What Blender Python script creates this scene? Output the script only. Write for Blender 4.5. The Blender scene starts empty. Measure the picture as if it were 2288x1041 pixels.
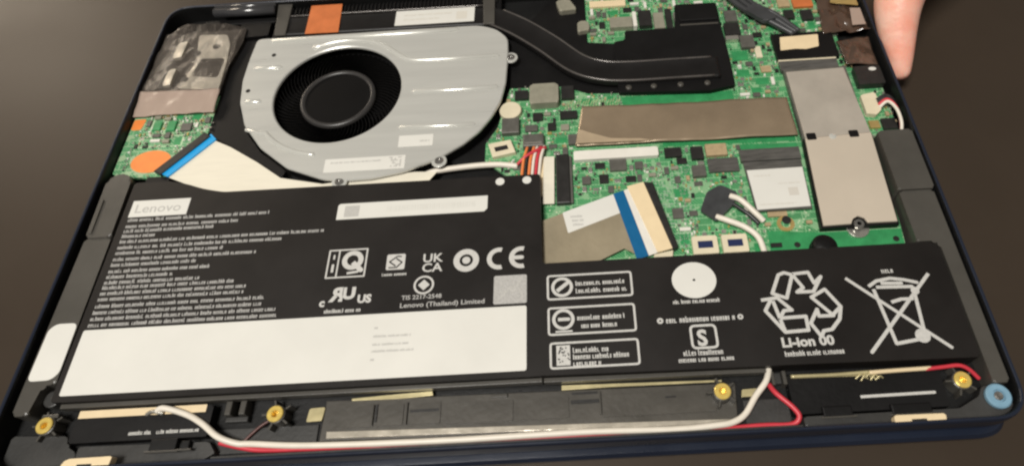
import bpy, bmesh, math, random
from mathutils import Vector, Matrix, noise

# ------------------------------------------------------------------ scene, camera, light
SC = bpy.context.scene
COL = SC.collection
MM = 0.001
rnd = random.Random(7)

cam_d = bpy.data.cameras.new('camera')
cam = bpy.data.objects.new('camera', cam_d); COL.objects.link(cam)
cam_d.sensor_width = 36.0; cam_d.lens = 22.227; cam_d.shift_x = -0.06818
cam_d.clip_start = 0.005; cam_d.clip_end = 30
M = Matrix(((0.9982662308, 0.0577556671, 0.0113496849, 0.034739),
            (-0.0438642000, 0.8585501220, -0.5108498996, -0.165477),
            (-0.0392487500, 0.5094663589, 0.8595950004, 0.237840),
            (0, 0, 0, 1)))
cam.matrix_world = M
cam_d.dof.use_dof = True; cam_d.dof.focus_distance = 0.262; cam_d.dof.aperture_fstop = 13.0
SC.camera = cam

w = bpy.data.worlds.new('World'); SC.world = w; w.use_nodes = True
bg = w.node_tree.nodes['Background']
bg.inputs[0].default_value = (1.0, 0.90, 0.78, 1); bg.inputs[1].default_value = 0.15

def area(name, loc, target, sx, sy, power, col):
    d = bpy.data.lights.new(name, 'AREA'); d.shape = 'RECTANGLE'; d.size = sx; d.size_y = sy
    d.energy = power; d.color = col
    o = bpy.data.objects.new(name, d); COL.objects.link(o)
    o.location = loc
    o.rotation_euler = (Vector(target) - Vector(loc)).to_track_quat('-Z', 'Y').to_euler()
    return o
area('ceiling_lamp', (-0.34, -0.46, 1.42), (0, 0, 0), 0.40, 0.40, 23.5, (1.0, 0.965, 0.905))
area('rear_fill', (-1.55, 1.35, 0.80), (-.1, .1, 0), 0.60, 0.45, 8.0, (1.0, 0.85, 0.67))  # added low fill light for gleam on the table's rear left and pipe edges

vs = SC.view_settings
vs.view_transform = 'Standard'; vs.look = 'None'; vs.exposure = 0.0; vs.gamma = 1.0
SC.cycles.filter_width = 2.4

# ------------------------------------------------------------------ materials
def mat(name, rgb, rough=0.5, metal=0.0, spec=0.5, bump=0.0, bscale=400, var=0.0, vscale=60,
        alpha=1.0, coat=0.0, sss=0.0, dark=None, stretch=None, bdist=.001):
    m = bpy.data.materials.new(name); m.use_nodes = True
    nt = m.node_tree; b = nt.nodes['Principled BSDF']
    b.inputs['Base Color'].default_value = (*rgb, 1)
    b.inputs['Roughness'].default_value = rough; b.inputs['Metallic'].default_value = metal
    b.inputs['Specular IOR Level'].default_value = spec
    b.inputs['Alpha'].default_value = alpha
    b.inputs['Coat Weight'].default_value = coat; b.inputs['Coat Roughness'].default_value = 0.15
    if sss:
        b.inputs['Subsurface Weight'].default_value = sss
        b.inputs['Subsurface Radius'].default_value = (1, .35, .2)
        b.inputs['Subsurface Scale'].default_value = 0.004
    tc = nt.nodes.new('ShaderNodeTexCoord'); src = tc.outputs['Object']
    if stretch:
        mp = nt.nodes.new('ShaderNodeMapping'); mp.inputs['Scale'].default_value = stretch
        nt.links.new(src, mp.inputs[0]); src = mp.outputs[0]
    if var:
        n = nt.nodes.new('ShaderNodeTexNoise'); n.inputs['Scale'].default_value = vscale
        n.inputs['Detail'].default_value = 5; n.inputs['Roughness'].default_value = .6
        nt.links.new(src, n.inputs['Vector'])
        r = nt.nodes.new('ShaderNodeValToRGB'); e = r.color_ramp.elements
        d = dark or tuple(max(0, c * (1 - var)) for c in rgb)
        e[0].position = .32; e[0].color = (*d, 1)
        e[1].position = .68; e[1].color = (*[min(1, c * (1 + var * .5)) for c in rgb], 1)
        nt.links.new(n.outputs['Fac'], r.inputs[0]); nt.links.new(r.outputs[0], b.inputs['Base Color'])
        rr_ = nt.nodes.new('ShaderNodeMapRange')
        rr_.inputs['To Min'].default_value = max(.03, rough - .1); rr_.inputs['To Max'].default_value = min(1, rough + .1)
        nt.links.new(n.outputs['Fac'], rr_.inputs[0]); nt.links.new(rr_.outputs[0], b.inputs['Roughness'])
    if bump:
        n2 = nt.nodes.new('ShaderNodeTexNoise'); n2.inputs['Scale'].default_value = bscale
        n2.inputs['Detail'].default_value = 4
        nt.links.new(src, n2.inputs['Vector'])
        bp = nt.nodes.new('ShaderNodeBump'); bp.inputs['Strength'].default_value = bump
        bp.inputs['Distance'].default_value = bdist
        nt.links.new(n2.outputs['Fac'], bp.inputs['Height']); nt.links.new(bp.outputs[0], b.inputs['Normal'])
    return m

def pcb_mat(name, green, light, seed):
    m = bpy.data.materials.new(name); m.use_nodes = True
    nt = m.node_tree; b = nt.nodes['Principled BSDF']; L = nt.links.new
    b.inputs['Roughness'].default_value = .34
    tc = nt.nodes.new('ShaderNodeTexCoord'); mp = nt.nodes.new('ShaderNodeMapping')
    mp.inputs['Location'].default_value = (seed, seed * .7, 0); mp.inputs['Scale'].default_value = (1000, 1000, 1000)
    L(tc.outputs['Object'], mp.inputs[0])
    br = nt.nodes.new('ShaderNodeTexBrick'); br.offset = .37; br.inputs['Scale'].default_value = .21
    br.inputs['Mortar Size'].default_value = .035; br.inputs['Brick Width'].default_value = 1.3; br.inputs['Row Height'].default_value = .7
    br.inputs['Color1'].default_value = (*green, 1); br.inputs['Color2'].default_value = (*[g * .72 for g in green], 1)
    br.inputs['Mortar'].default_value = (*light, 1)
    L(mp.outputs[0], br.inputs[0])
    v = nt.nodes.new('ShaderNodeTexVoronoi'); v.distance = 'MANHATTAN'; v.inputs['Scale'].default_value = .33
    L(mp.outputs[0], v.inputs['Vector'])
    cr = nt.nodes.new('ShaderNodeValToRGB'); cr.color_ramp.interpolation = 'CONSTANT'
    e = cr.color_ramp.elements; e[0].position = 0; e[0].color = (0, 0, 0, 1); e[1].position = .72; e[1].color = (1, 1, 1, 1)
    L(v.outputs['Color'], cr.inputs[0])
    mx = nt.nodes.new('ShaderNodeMixRGB'); mx.inputs[2].default_value = (*[l * .75 for l in light], 1)
    L(cr.outputs[0], mx.inputs[0]); L(br.outputs[0], mx.inputs[1])
    # traces: fine wave lines broken up by noise
    wv = nt.nodes.new('ShaderNodeTexWave'); wv.bands_direction = 'DIAGONAL'; wv.inputs['Scale'].default_value = .5
    wv.inputs['Distortion'].default_value = 9; wv.inputs['Detail'].default_value = 1; wv.inputs['Detail Scale'].default_value = .25
    L(mp.outputs[0], wv.inputs[0])
    c2 = nt.nodes.new('ShaderNodeValToRGB'); e = c2.color_ramp.elements
    e[0].position = .72; e[0].color = (0, 0, 0, 1); e[1].position = .8; e[1].color = (.65, .65, .65, 1)
    L(wv.outputs['Fac'], c2.inputs[0])
    mx2 = nt.nodes.new('ShaderNodeMixRGB'); mx2.inputs[2].default_value = (*light, 1)
    L(c2.outputs[0], mx2.inputs[0]); L(mx.outputs[0], mx2.inputs[1])
    # vias / pads
    v2 = nt.nodes.new('ShaderNodeTexVoronoi'); v2.inputs['Scale'].default_value = .62
    L(mp.outputs[0], v2.inputs['Vector'])
    c3 = nt.nodes.new('ShaderNodeValToRGB'); e = c3.color_ramp.elements
    e[0].position = .2; e[0].color = (1, 1, 1, 1); e[1].position = .27; e[1].color = (0, 0, 0, 1)
    L(v2.outputs['Distance'], c3.inputs[0])
    n = nt.nodes.new('ShaderNodeTexNoise'); n.inputs['Scale'].default_value = .09; L(mp.outputs[0], n.inputs[0])
    c4 = nt.nodes.new('ShaderNodeValToRGB'); e = c4.color_ramp.elements
    e[0].position = .54; e[0].color = (0, 0, 0, 1); e[1].position = .58; e[1].color = (1, 1, 1, 1)
    L(n.outputs['Fac'], c4.inputs[0])
    mu = nt.nodes.new('ShaderNodeMath'); mu.operation = 'MULTIPLY'
    L(c3.outputs[0], mu.inputs[0]); L(c4.outputs[0], mu.inputs[1])
    mx3 = nt.nodes.new('ShaderNodeMixRGB'); mx3.inputs[2].default_value = (.62, .68, .48, 1)
    L(mu.outputs[0], mx3.inputs[0]); L(mx2.outputs[0], mx3.inputs[1])
    L(mx3.outputs[0], b.inputs['Base Color'])
    bp = nt.nodes.new('ShaderNodeBump'); bp.inputs['Strength'].default_value = .3; bp.inputs['Distance'].default_value = .0002
    L(br.outputs['Fac'], bp.inputs['Height']); L(bp.outputs[0], b.inputs['Normal'])
    return m

def film_mat(name, rgb, alpha, rough=.14):
    return mat(name, rgb, rough=rough, spec=.8, bump=.5, bscale=90, alpha=alpha)

m_table = mat('table_laminate', (.047, .0345, .0245), rough=.40, spec=.22, bump=.03, bscale=700, var=.10, vscale=9)
m_navy = mat('navy_shell', (.012, .017, .032), rough=.30, bump=.03, bscale=900, var=.12, vscale=30)
m_tray = mat('tray_plastic', (.008, .008, .008), rough=.46, spec=.35, bump=.10, bscale=900, var=.35, vscale=70)
m_tray2 = mat('tray_plastic_grey', (.040, .039, .037), rough=.45, bump=.10, bscale=800, var=.25, vscale=60)
m_rail = mat('rail_plastic', (.072, .067, .058), rough=.36, bump=.06, bscale=900, var=.16, vscale=40)
m_bat = mat('battery_film', (.0125, .0105, .0095), rough=.44, spec=.34, bump=.35, bscale=28, var=.25, vscale=30)
m_print = mat('print_white', (.58, .57, .54), rough=.55, var=.12, vscale=900)
m_printdim = mat('print_grey', (.46, .45, .43), rough=.55, var=.2, vscale=1200)
m_label = mat('label_paper', (.725, .715, .665), rough=.42, bump=.3, bscale=25, var=.035, vscale=35)
m_faint = mat('label_faint_ink', (.50, .49, .46), rough=.5, var=.1, vscale=900)
m_fan = mat('fan_steel', (.64, .64, .60), rough=.30, metal=.35, bump=.05, bscale=220, var=.06, vscale=50, stretch=(.25, 3, 1))
m_ribm = mat('fan_steel_rib', (.70, .70, .65), rough=.22, metal=.35, var=.04, vscale=60)
m_black = mat('black_matte', (.0045, .0042, .0044), rough=.5, spec=.3, bump=.08, bscale=500, var=.3, vscale=60)
m_rotor = mat('rotor_plastic', (.004, .0037, .0037), rough=.65, spec=.12, var=.2, vscale=80)
m_pipe = mat('heat_pipe_black', (.0075, .0068, .0068), rough=.42, spec=.4, bump=.03, bscale=120, var=.2, vscale=60)
m_copper = mat('copper_tape', (.66, .19, .06), rough=.42, metal=.1, bump=.1, bscale=250, var=.15, vscale=120)
m_orange = mat('orange_pad', (.90, .27, .06), rough=.45, var=.10, vscale=200)
m_pcb = pcb_mat('green_board', (.032, .27, .092), (.30, .56, .30), 3.0)
m_pcb2 = pcb_mat('green_board_small', (.045, .29, .115), (.42, .60, .36), 11.0)
m_pcbplain = mat('green_mask_plain', (.040, .285, .100), rough=.34, var=.22, vscale=160, bump=.05, bscale=800)
m_ram = mat('memory_shield_foil', (.37, .285, .195), rough=.28, metal=.45, bump=.6, bscale=18, bdist=.004, var=.2, vscale=22)
m_ssd = mat('ssd_plate', (.68, .595, .485), rough=.36, metal=.25, bump=.15, bscale=40, var=.05, vscale=25)
m_ssd2 = mat('ssd_plate_dull', (.54, .49, .42), rough=.33, metal=.3, bump=.25, bscale=40, var=.14, vscale=45)
m_ic = mat('chip_epoxy', (.020, .019, .018), rough=.42, bump=.05, bscale=900, var=.25, vscale=300)
m_icg = mat('chip_grey', (.13, .125, .11), rough=.42, var=.2, vscale=300, metal=.2)
m_cream = mat('cream_plastic', (.74, .66, .48), rough=.42, var=.06, vscale=200)
m_white = mat('white_plastic', (.78, .75, .68), rough=.4, var=.05, vscale=150)
m_silver = mat('solder_silver', (.62, .60, .54), rough=.28, metal=.8, var=.1, vscale=500)
m_beige = mat('inductor_body', (.33, .315, .245), rough=.45, metal=.2, var=.12, vscale=250)
m_tan = mat('capacitor_tan', (.44, .33, .19), rough=.5, var=.15, vscale=500)
m_gold = mat('gold_contact', (.72, .52, .20), rough=.3, metal=.6, var=.1, vscale=300)
m_brass = mat('brass', (.92, .68, .18), rough=.27, metal=.45, var=.1, vscale=500)
m_steel = mat('screw_steel', (.50, .49, .47), rough=.25, metal=.9, var=.1, vscale=500)
m_bluewash = mat('blue_rubber', (.20, .36, .48), rough=.5, var=.08, vscale=300)
m_blue = mat('ribbon_blue', (.003, .115, .28), rough=.4, var=.06, vscale=200)
m_bluelt = mat('ribbon_blue_bright', (.01, .36, .78), rough=.4, var=.06, vscale=200)
m_ribbon = mat('ribbon_white', (.80, .75, .62), rough=.42, var=.04, vscale=60, stretch=(1, 8, 1))
m_ribgold = mat('ribbon_foil', (.40, .34, .235), rough=.38, metal=.35, bump=.15, bscale=300, var=.12, vscale=50)
m_creamtape = mat('cream_tape', (.82, .66, .42), rough=.42, var=.05, vscale=150)
m_wirew = mat('wire_white', (.80, .74, .64), rough=.4, var=.05, vscale=200)
m_wirer = mat('wire_red', (.62, .045, .065), rough=.4, var=.08, vscale=200)
m_wireo = mat('wire_orange', (.85, .24, .07), rough=.4, var=.08, vscale=200)
m_wireb = mat('wire_black', (.015, .015, .016), rough=.38, var=.2, vscale=200)
m_wireg = mat('wire_grey', (.05, .052, .055), rough=.35, var=.25, vscale=150)
m_skin = mat('skin', (.98, .57, .46), rough=.40, sss=.4, bump=.5, bscale=260, var=.12, vscale=55, dark=(.95, .42, .31), stretch=(1, 1.6, 1.6), bdist=.0005)
m_film = film_mat('clear_film', (.30, .26, .22), .10)
m_filmp = film_mat('pinkish_film', (.52, .40, .33), .72, .22)
m_kapton = mat('brown_film', (.085, .052, .036), rough=.13, spec=1.0, bump=.9, bscale=70, bdist=.002, var=.3, vscale=60)
m_bracket = mat('bracket_metal', (.038, .031, .026), rough=.22, spec=.8, metal=.2, bump=.8, bscale=90, var=.5, vscale=90)
m_bracketl = mat('bracket_bright', (.60, .55, .46), rough=.24, metal=.35, bump=.8, bscale=90, var=.3, vscale=90)
m_yelfoil = mat('yellow_foil', (.62, .54, .30), rough=.35, metal=.4, bump=.15, bscale=120, var=.2, vscale=120)
m_darkblue = mat('socket_core', (.02, .03, .09), rough=.3)
m_greyfilm = mat('grey_module', (.15, .145, .135), rough=.3, metal=.4, var=.3, vscale=120, stretch=(1, 6, 1))

# ------------------------------------------------------------------ mesh helpers (millimetres)
WLOC = {}
def add(name, bm, material, parent=None, label=None, smooth=False, kind=None, mats=None):
    """link a bmesh (in mm, world axes) as one mesh object with its origin at its own centre base"""
    xs = [v.co for v in bm.verts]
    lo = Vector((min(c.x for c in xs), min(c.y for c in xs), min(c.z for c in xs)))
    hi = Vector((max(c.x for c in xs), max(c.y for c in xs), max(c.z for c in xs)))
    o0 = Vector(((lo.x + hi.x) / 2, (lo.y + hi.y) / 2, lo.z))
    for v in bm.verts: v.co = (v.co - o0) * MM
    bmesh.ops.recalc_face_normals(bm, faces=bm.faces)
    me = bpy.data.meshes.new(name); bm.to_mesh(me); bm.free()
    for m in (mats or [material]): me.materials.append(m)
    if smooth:
        for p in me.polygons: p.use_smooth = True
    o = bpy.data.objects.new(name, me); COL.objects.link(o)
    wl = o0 * MM
    place(o, wl, parent)
    if label: o['label'] = label
    if kind: o['kind'] = kind
    return o

def place(o, wl, parent):
    WLOC[o.name] = wl.copy()
    if parent is not None:
        o.parent = parent; o.location = wl - WLOC[parent.name]
    else:
        o.location = wl

def copy_part(src, x, y, z, parent, rot=0.0):
    o = src.copy(); COL.objects.link(o)
    place(o, Vector((x, y, z)) * MM, parent); o.rotation_euler = (0, 0, rot)
    return o

def rnd_poly(pts, r, n=4):
    out = []; N = len(pts)
    for i in range(N):
        p0, p, p1 = Vector(pts[i - 1]), Vector(pts[i]), Vector(pts[(i + 1) % N])
        a, b = (p0 - p), (p1 - p)
        ri = r[i] if isinstance(r, (list, tuple)) else r
        rr = min(ri, a.length * .45, b.length * .45)
        if rr <= 0.01: out.append(tuple(p)); continue
        A = p + a.normalized() * rr; B = p + b.normalized() * rr
        for k in range(n + 1):
            t = k / n
            q = A * (1 - t) ** 2 + p * 2 * t * (1 - t) + B * t * t
            out.append((q.x, q.y))
    return out

def rect(x0, y0, x1, y1): return [(x0, y0), (x1, y0), (x1, y1), (x0, y1)]
def circ(cx, cy, r, n=24, ry=None): return [(cx + r * math.cos(2 * math.pi * k / n), cy + (ry or r) * math.sin(2 * math.pi * k / n)) for k in range(n)]

def prism(bm, poly, z0, z1, bev=0.0, seg=2, mi=0):
    a = sum(poly[i - 1][0] * poly[i][1] - poly[i][0] * poly[i - 1][1] for i in range(len(poly)))
    if a < 0: poly = poly[::-1]
    bot = [bm.verts.new((x, y, z0)) for x, y in poly]; top = [bm.verts.new((x, y, z1)) for x, y in poly]
    n = len(poly); fs = []
    fs.append(bm.faces.new(bot[::-1])); ft = bm.faces.new(top); fs.append(ft)
    for i in range(n): fs.append(bm.faces.new((bot[i], bot[(i + 1) % n], top[(i + 1) % n], top[i])))
    for f in fs: f.material_index = mi
    if bev:
        r = bmesh.ops.bevel(bm, geom=list(ft.edges), offset=bev, segments=seg, affect='EDGES', profile=.5, clamp_overlap=True)
        for f in r['faces']: f.material_index = mi
    return bm

def P(name, poly, z0, z1, material, parent, bev=0.0, label=None, r=0.0):
    bm = bmesh.new()
    if r: poly = rnd_poly(poly, r)
    prism(bm, poly, z0, z1, bev)
    return add(name, bm, material, parent, label)

def BOX(name, x0, y0, x1, y1, z0, z1, material, parent, bev=.25, r=0.0, label=None):
    return P(name, rect(x0, y0, x1, y1), z0, z1, material, parent, bev, label, r)

def smooth_path(pts, n=8):
    pts = [Vector(p) for p in pts]; out = []
    for i in range(len(pts) - 1):
        p0 = pts[max(i - 1, 0)]; p1 = pts[i]; p2 = pts[i + 1]; p3 = pts[min(i + 2, len(pts) - 1)]
        for k in range(n):
            t = k / n
            out.append(.5 * ((2 * p1) + (p2 - p0) * t + (2 * p0 - 5 * p1 + 4 * p2 - p3) * t * t + (3 * p1 - p0 - 3 * p2 + p3) * t ** 3))
    out.append(pts[-1]); return out

def tube(bm, pts, r, n=8, smoothn=8, mi=0):
    pts = smooth_path(pts, smoothn) if smoothn else [Vector(p) for p in pts]
    rings = []; up0 = Vector((0, 0, 1))
    for i, p in enumerate(pts):
        d = (pts[min(i + 1, len(pts) - 1)] - pts[max(i - 1, 0)]).normalized()
        s = d.cross(up0)
        if s.length < 1e-4: s = Vector((1, 0, 0))
        s.normalize(); u = s.cross(d).normalized()
        rings.append([bm.verts.new(p + s * (r * math.cos(a)) + u * (r * math.sin(a))) for a in [2 * math.pi * k / n for k in range(n)]])
    for a, b in zip(rings, rings[1:]):
        for k in range(n):
            f = bm.faces.new((a[k], a[(k + 1) % n], b[(k + 1) % n], b[k])); f.material_index = mi
    for rg in (rings[0], rings[-1]):
        f = bm.faces.new(rg); f.material_index = mi
    return bm
def WIRE(name, pts, r, material, parent, label=None):
    pts = [Vector(p) for p in pts]
    if len(pts) > 8:   # long runs wander a little
        pts = [p + Vector((0, .35 * math.sin(i * 2.3), .3 * math.sin(i * 1.7 + 1))) for i, p in enumerate(pts)]
    bm = bmesh.new(); tube(bm, pts, r); return add(name, bm, material, parent, label, smooth=True)

def stroke(bm, pts, wd, z, th=.04, close=False):
    """flat printed line: a quad per segment plus round joints"""
    pts = [Vector((p[0], p[1])) for p in pts]
    k = 0
    for a, b in zip(pts, pts[1:]):
        d = (b - a)
        if d.length < 1e-6: continue
        d.normalize(); nrm = Vector((-d.y, d.x)) * wd / 2
        zz = z + .004 * (k % 5); k += 1
        vs_ = [bm.verts.new((q.x, q.y, zz)) for q in (a + nrm, b + nrm, b - nrm, a - nrm)]
        bm.faces.new(vs_)
        c = [bm.verts.new((b.x + wd / 2 * math.cos(t * math.pi / 5), b.y + wd / 2 * math.sin(t * math.pi / 5), zz + .002)) for t in range(10)]
        bm.faces.new(c)
    return bm

def ring2d(bm, cx, cy, r0, r1, z, n=32, a0=0, a1=2 * math.pi, ry=1.0):
    v = []
    for k in range(n + 1):
        a = a0 + (a1 - a0) * k / n
        v.append((bm.verts.new((cx + r0 * math.cos(a), cy + ry * r0 * math.sin(a), z)), bm.verts.new((cx + r1 * math.cos(a), cy + ry * r1 * math.sin(a), z))))
    for p, q in zip(v, v[1:]): bm.faces.new((p[0], p[1], q[1], q[0]))

def flat(bm, poly, z):
    bm.faces.new([bm.verts.new((x, y, z)) for x, y in poly])

def glyphs(bm, x, y, h, width, z, seed, slant=0.0, space=.16):
    """unreadable small print: strokes at letter scale in word runs"""
    R = random.Random(seed); cx = x; st = h * .17
    while cx < x + width:
        nl = R.randint(3, 10)
        for _ in range(nl):
            if cx > x + width: break
            lw = h * R.choice((.22, .36, .4, .44)); hh = h * R.choice((.72, .72, .72, .72, .72, 1.0)); k = R.randint(0, 4)
            def q(x0, y0, x1, y1, dz=0):
                flat(bm, [(x0, y0), (x1, y0), (x1, y1), (x0, y1)], z + dz)
            q(cx, y, cx + st, y + hh)
            if k in (0, 1, 3): q(cx + lw - st, y, cx + lw, y + h * .72, .004)
            if k in (0, 2): q(cx, y + h * .72 - st, cx + lw, y + h * .72, .008)
            if k in (1, 2, 4): q(cx, y, cx + lw, y + st, .012)
            if k in (3, 2): q(cx, y + h * .36, cx + lw, y + h * .36 + st, .016)
            cx += lw + h * .11
        cx += h * R.uniform(.28, .42)

def TXT(name, s, x, y, size, z, material, parent, bold=.0, sx=1.0, align='LEFT', rot=0.0, mirror=False):
    c = bpy.data.curves.new('t', 'FONT'); c.body = s; c.size = size; c.align_x = align; c.offset = bold; c.resolution_u = 3
    o = bpy.data.objects.new('t', c); COL.objects.link(o)
    bpy.context.view_layer.update()
    me = bpy.data.meshes.new_from_object(o.evaluated_get(bpy.context.evaluated_depsgraph_get()))
    bpy.data.objects.remove(o)
    bm = bmesh.new(); bm.from_mesh(me); bpy.data.meshes.remove(me)
    ca, sa = math.cos(rot), math.sin(rot)
    for v in bm.verts:
        px, py = v.co.x * sx * (-1 if mirror else 1), v.co.y
        v.co = Vector((x + px * ca - py * sa, y + px * sa + py * ca, z))
    return add(name, bm, material, parent)

def patch(quad, z, nu, nv, amp, seed, freq=.12, fall=True):
    """crinkled sheet over a quad (corners in order), mm"""
    bm = bmesh.new(); g = []
    A, B, C_, D = [Vector((p[0], p[1], z if len(p) < 3 else p[2])) for p in quad]
    for j in range(nv + 1):
        row = []
        for i in range(nu + 1):
            u, v = i / nu, j / nv
            p = (A * (1 - u) + B * u) * (1 - v) + (D * (1 - u) + C_ * u) * v
            nz = noise.noise(Vector((p.x * freq + seed, p.y * freq, seed))) + .5 * noise.noise(Vector((p.x * freq * 2.7 + seed, p.y * freq * 2.7, seed)))
            p = p + Vector((0, 0, amp * nz))
            row.append(bm.verts.new(p))
        g.append(row)
    for j in range(nv):
        for i in range(nu): bm.faces.new((g[j][i], g[j][i + 1], g[j + 1][i + 1], g[j + 1][i]))
    low = [[bm.verts.new(v.co - Vector((0, 0, .25))) for v in row] for row in g]
    for j in range(nv):
        for i in range(nu): bm.faces.new((low[j][i], low[j + 1][i], low[j + 1][i + 1], low[j][i + 1]))
    for i in range(nu):
        bm.faces.new((g[0][i], low[0][i], low[0][i + 1], g[0][i + 1])); bm.faces.new((g[nv][i], g[nv][i + 1], low[nv][i + 1], low[nv][i]))
    for j in range(nv):
        bm.faces.new((g[j][0], g[j + 1][0], low[j + 1][0], low[j][0])); bm.faces.new((g[j][nu], low[j][nu], low[j + 1][nu], g[j + 1][nu]))
    return bm

# ------------------------------------------------------------------ the table
bm = bmesh.new(); prism(bm, rect(-1100, -700, 1100, 900), -30, 0, 2.0)
tab = add('table_top', bm, m_table); tab['kind'] = 'structure'; tab['label'] = 'plain dark brown table top under the laptop'
bm = bmesh.new(); prism(bm, rnd_poly([(-190.6, 5.6), (-189.9, 5.4), (-189.7, 6.1), (-190.3, 6.4)], .2), 0.0, .3, .1)
cr_ = add('crumb', bm, m_label); cr_['label'] = 'tiny pale crumb on the bare table left of the laptop'; cr_['category'] = 'crumb'

# ------------------------------------------------------------------ laptop
lap = bpy.data.objects.new('laptop', None); COL.objects.link(lap); lap.empty_display_size = .05
lap['label'] = 'dark navy laptop lying upside down with its bottom cover removed'; lap['category'] = 'laptop'
WLOC['laptop'] = Vector((0, 0, 0))

def loop_rr(x0, y0, x1, y1, r, z, n=8):
    return [(x, y, z) for x, y in rnd_poly(rect(x0, y0, x1, y1), r, n)]
def skin_loops(bm, loops, cap0=True, cap1=True, mi=None):
    L = [[bm.verts.new(p) for p in l] for l in loops]
    for k, (a, b) in enumerate(zip(L, L[1:])):
        n = len(a)
        for i in range(n):
            f = bm.faces.new((a[i], a[(i + 1) % n], b[(i + 1) % n], b[i]))
            if mi: f.material_index = mi[k]
    if cap0: bm.faces.new(L[0][::-1])
    if cap1:
        f = bm.faces.new(L[-1])
        if mi: f.material_index = mi[-1]

# display lid (resting on the table)
bm = bmesh.new()
skin_loops(bm, [loop_rr(-177, -117, 177, 113, 11, 0), loop_rr(-179.3, -119.6, 179.3, 115, 12, 1.4),
                loop_rr(-179.6, -119.9, 179.6, 115.3, 12, 4.6), loop_rr(-178.6, -118.9, 178.6, 114.6, 12, 6.2)])
add('display_lid', bm, m_navy, lap, 'dark navy display lid lying closed underneath', smooth=False)
# base tray with rim
bm = bmesh.new()
def rimloop(i, z, r, f=0): return loop_rr(-179.6 + i, -117.6 + i + f, 179.6 - i, 117.4 - i, r, z)
skin_loops(bm, [rimloop(2.2, 6.9, 12), rimloop(.9, 8.2, 13), rimloop(0, 12, 13), rimloop(0, 18.6, 13), rimloop(.25, 19.5, 13),
                rimloop(.5, 20, 12), rimloop(1.1, 20, 12), rimloop(1.5, 19.7, 11), rimloop(1.7, 18.6, 11), rimloop(1.9, 10.6, 11)],
           mi=[0, 0, 0, 0, 0, 0, 0, 1, 1, 1])
tray = add('base_tray', bm, m_navy, lap, 'black inner tray with thin navy rim', mats=[m_navy, m_tray])

# side rails
rail = P('side_rail', [(-175.4, 5.2), (-172, 8.2), (-167.5, 8.6), (-164.4, 5.0), (-163.9, -24), (-174.6, -24)], 10.6, 18.9, m_rail, tray, .9, r=1.5)
P('side_rail', [(-174.9, -23.8), (-163.9, -23.8), (-163.4, -86), (-168, -86.8), (-169.6, -97.5), (-175.2, -97.5)], 10.6, 18.3, m_rail, tray, .9, r=1.5)
P('side_rail', [(162.4, 7.4), (177.2, 7.6), (177.2, -23.6), (162.4, -23.6)], 10.6, 19.0, m_rail, tray, .8, r=1.2)
P('side_rail', [(162.8, -23.8), (176.8, -23.8), (177.0, -104.5), (171.2, -104.5), (171.2, -49.5), (169.5, -47.6), (162.8, -47.6)], 10.6, 18.2, m_rail, tray, .8, r=1.2)
P('rail_ridge', [(-174.2, -6), (-172.8, -5), (-172.4, -22), (-174.0, -22)], 18.91, 19.5, m_rail, tray, .3, r=.6)
P('white_sticker', [(-174.4, -64.5), (-172.0, -62.2), (-163.9, -62.2), (-163.6, -82.0), (-166.0, -84.6), (-174.6, -84.8)], 18.31, 18.42, m_label, tray, 0, 'glossy white sticker with rounded corners on side rail', r=2.2)

# ------------------------------------------------------------------ battery
ZB = 18.5
bpoly = [(-162.6, -93.2), (15.5, -93.2), (96, -94.2), (103, -94.2), (170.2, -95.2), (170.2, -50.0), (168.2, -48.2), (15.8, -48.0), (15.2, -4.6),
         (-121.5, -4.2), (-131, -2.0), (-140, 1.6), (-147.5, 3.2), (-162.6, 3.4)]
bm = bmesh.new(); prism(bm, rnd_poly(bpoly, [1, 0.2, .2, .2, 1.2, 1.5, 1.5, .6, .8, 2, 4, 4, 1, 1]), 11.0, ZB, .55, 2)
bat = add('battery', bm, m_bat, lap, 'L-shaped black battery pack with white printed label and marks')
PZ = ZB + .03
def LAB(name, poly, material, z=ZB, th=.10, label=None, r=0.0, parent=None):
    return P(name, poly, z + .005, z + th, material, parent or bat, 0, label, r)
LAB('blank_label', rect(-160.2, -91.0, 9.5, -65.6), m_label, label='large blank white writing panel on battery', r=.9)
LAB('brand_label', rect(-159.8, -14.7, -135.0, -6.4), m_label)
TXT('brand_print', 'Lenovo', -158.2, -12.6, 6.0, ZB + .13, m_faint, bat, bold=.05, sx=1.12)
LAB('barcode_label', [(-70, -22.0), (-8.2, -22.0), (-6.9, -20.6), (-6.9, -14.2), (-69.2, -14.2), (-70, -15)], m_label, label='long white barcode strip on battery')
bm = bmesh.new(); x = -49.0; RB = random.Random(3)
while x < -12:
    wd = RB.choice((.18, .18, .3, .45)); flat(bm, rect(x, -19.4, x + wd, -16.6), ZB + .13); x += wd + RB.choice((.25, .4, .6))
add('barcode_print', bm, mat('barcode_faint', (.66, .65, .60), rough=.5), bat)
LAB('grey_square', rect(-67.0, -20.9, -60.8, -15.4), m_faint, ZB + .1, .03)
LAB('pale_square', rect(-3.2, -64.5, 9.6, -52.4), m_printdim, label='pale grey square patch on battery', r=.8)
bm = bmesh.new(); stroke(bm, [(-1, -62.4), (3, -58), (4.4, -59.6), (7.2, -54.6)], .7, ZB + .13); stroke(bm, [(0, -60), (6, -57), (8, -61)], .4, ZB + .16)
add('patch_mark', bm, m_faint, bat)
for cx in (-1.9, 9.6):
    P('white_dot', circ(cx, -7.4, 1.9, 20), ZB + .005, ZB + .08, m_label, bat)
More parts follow.
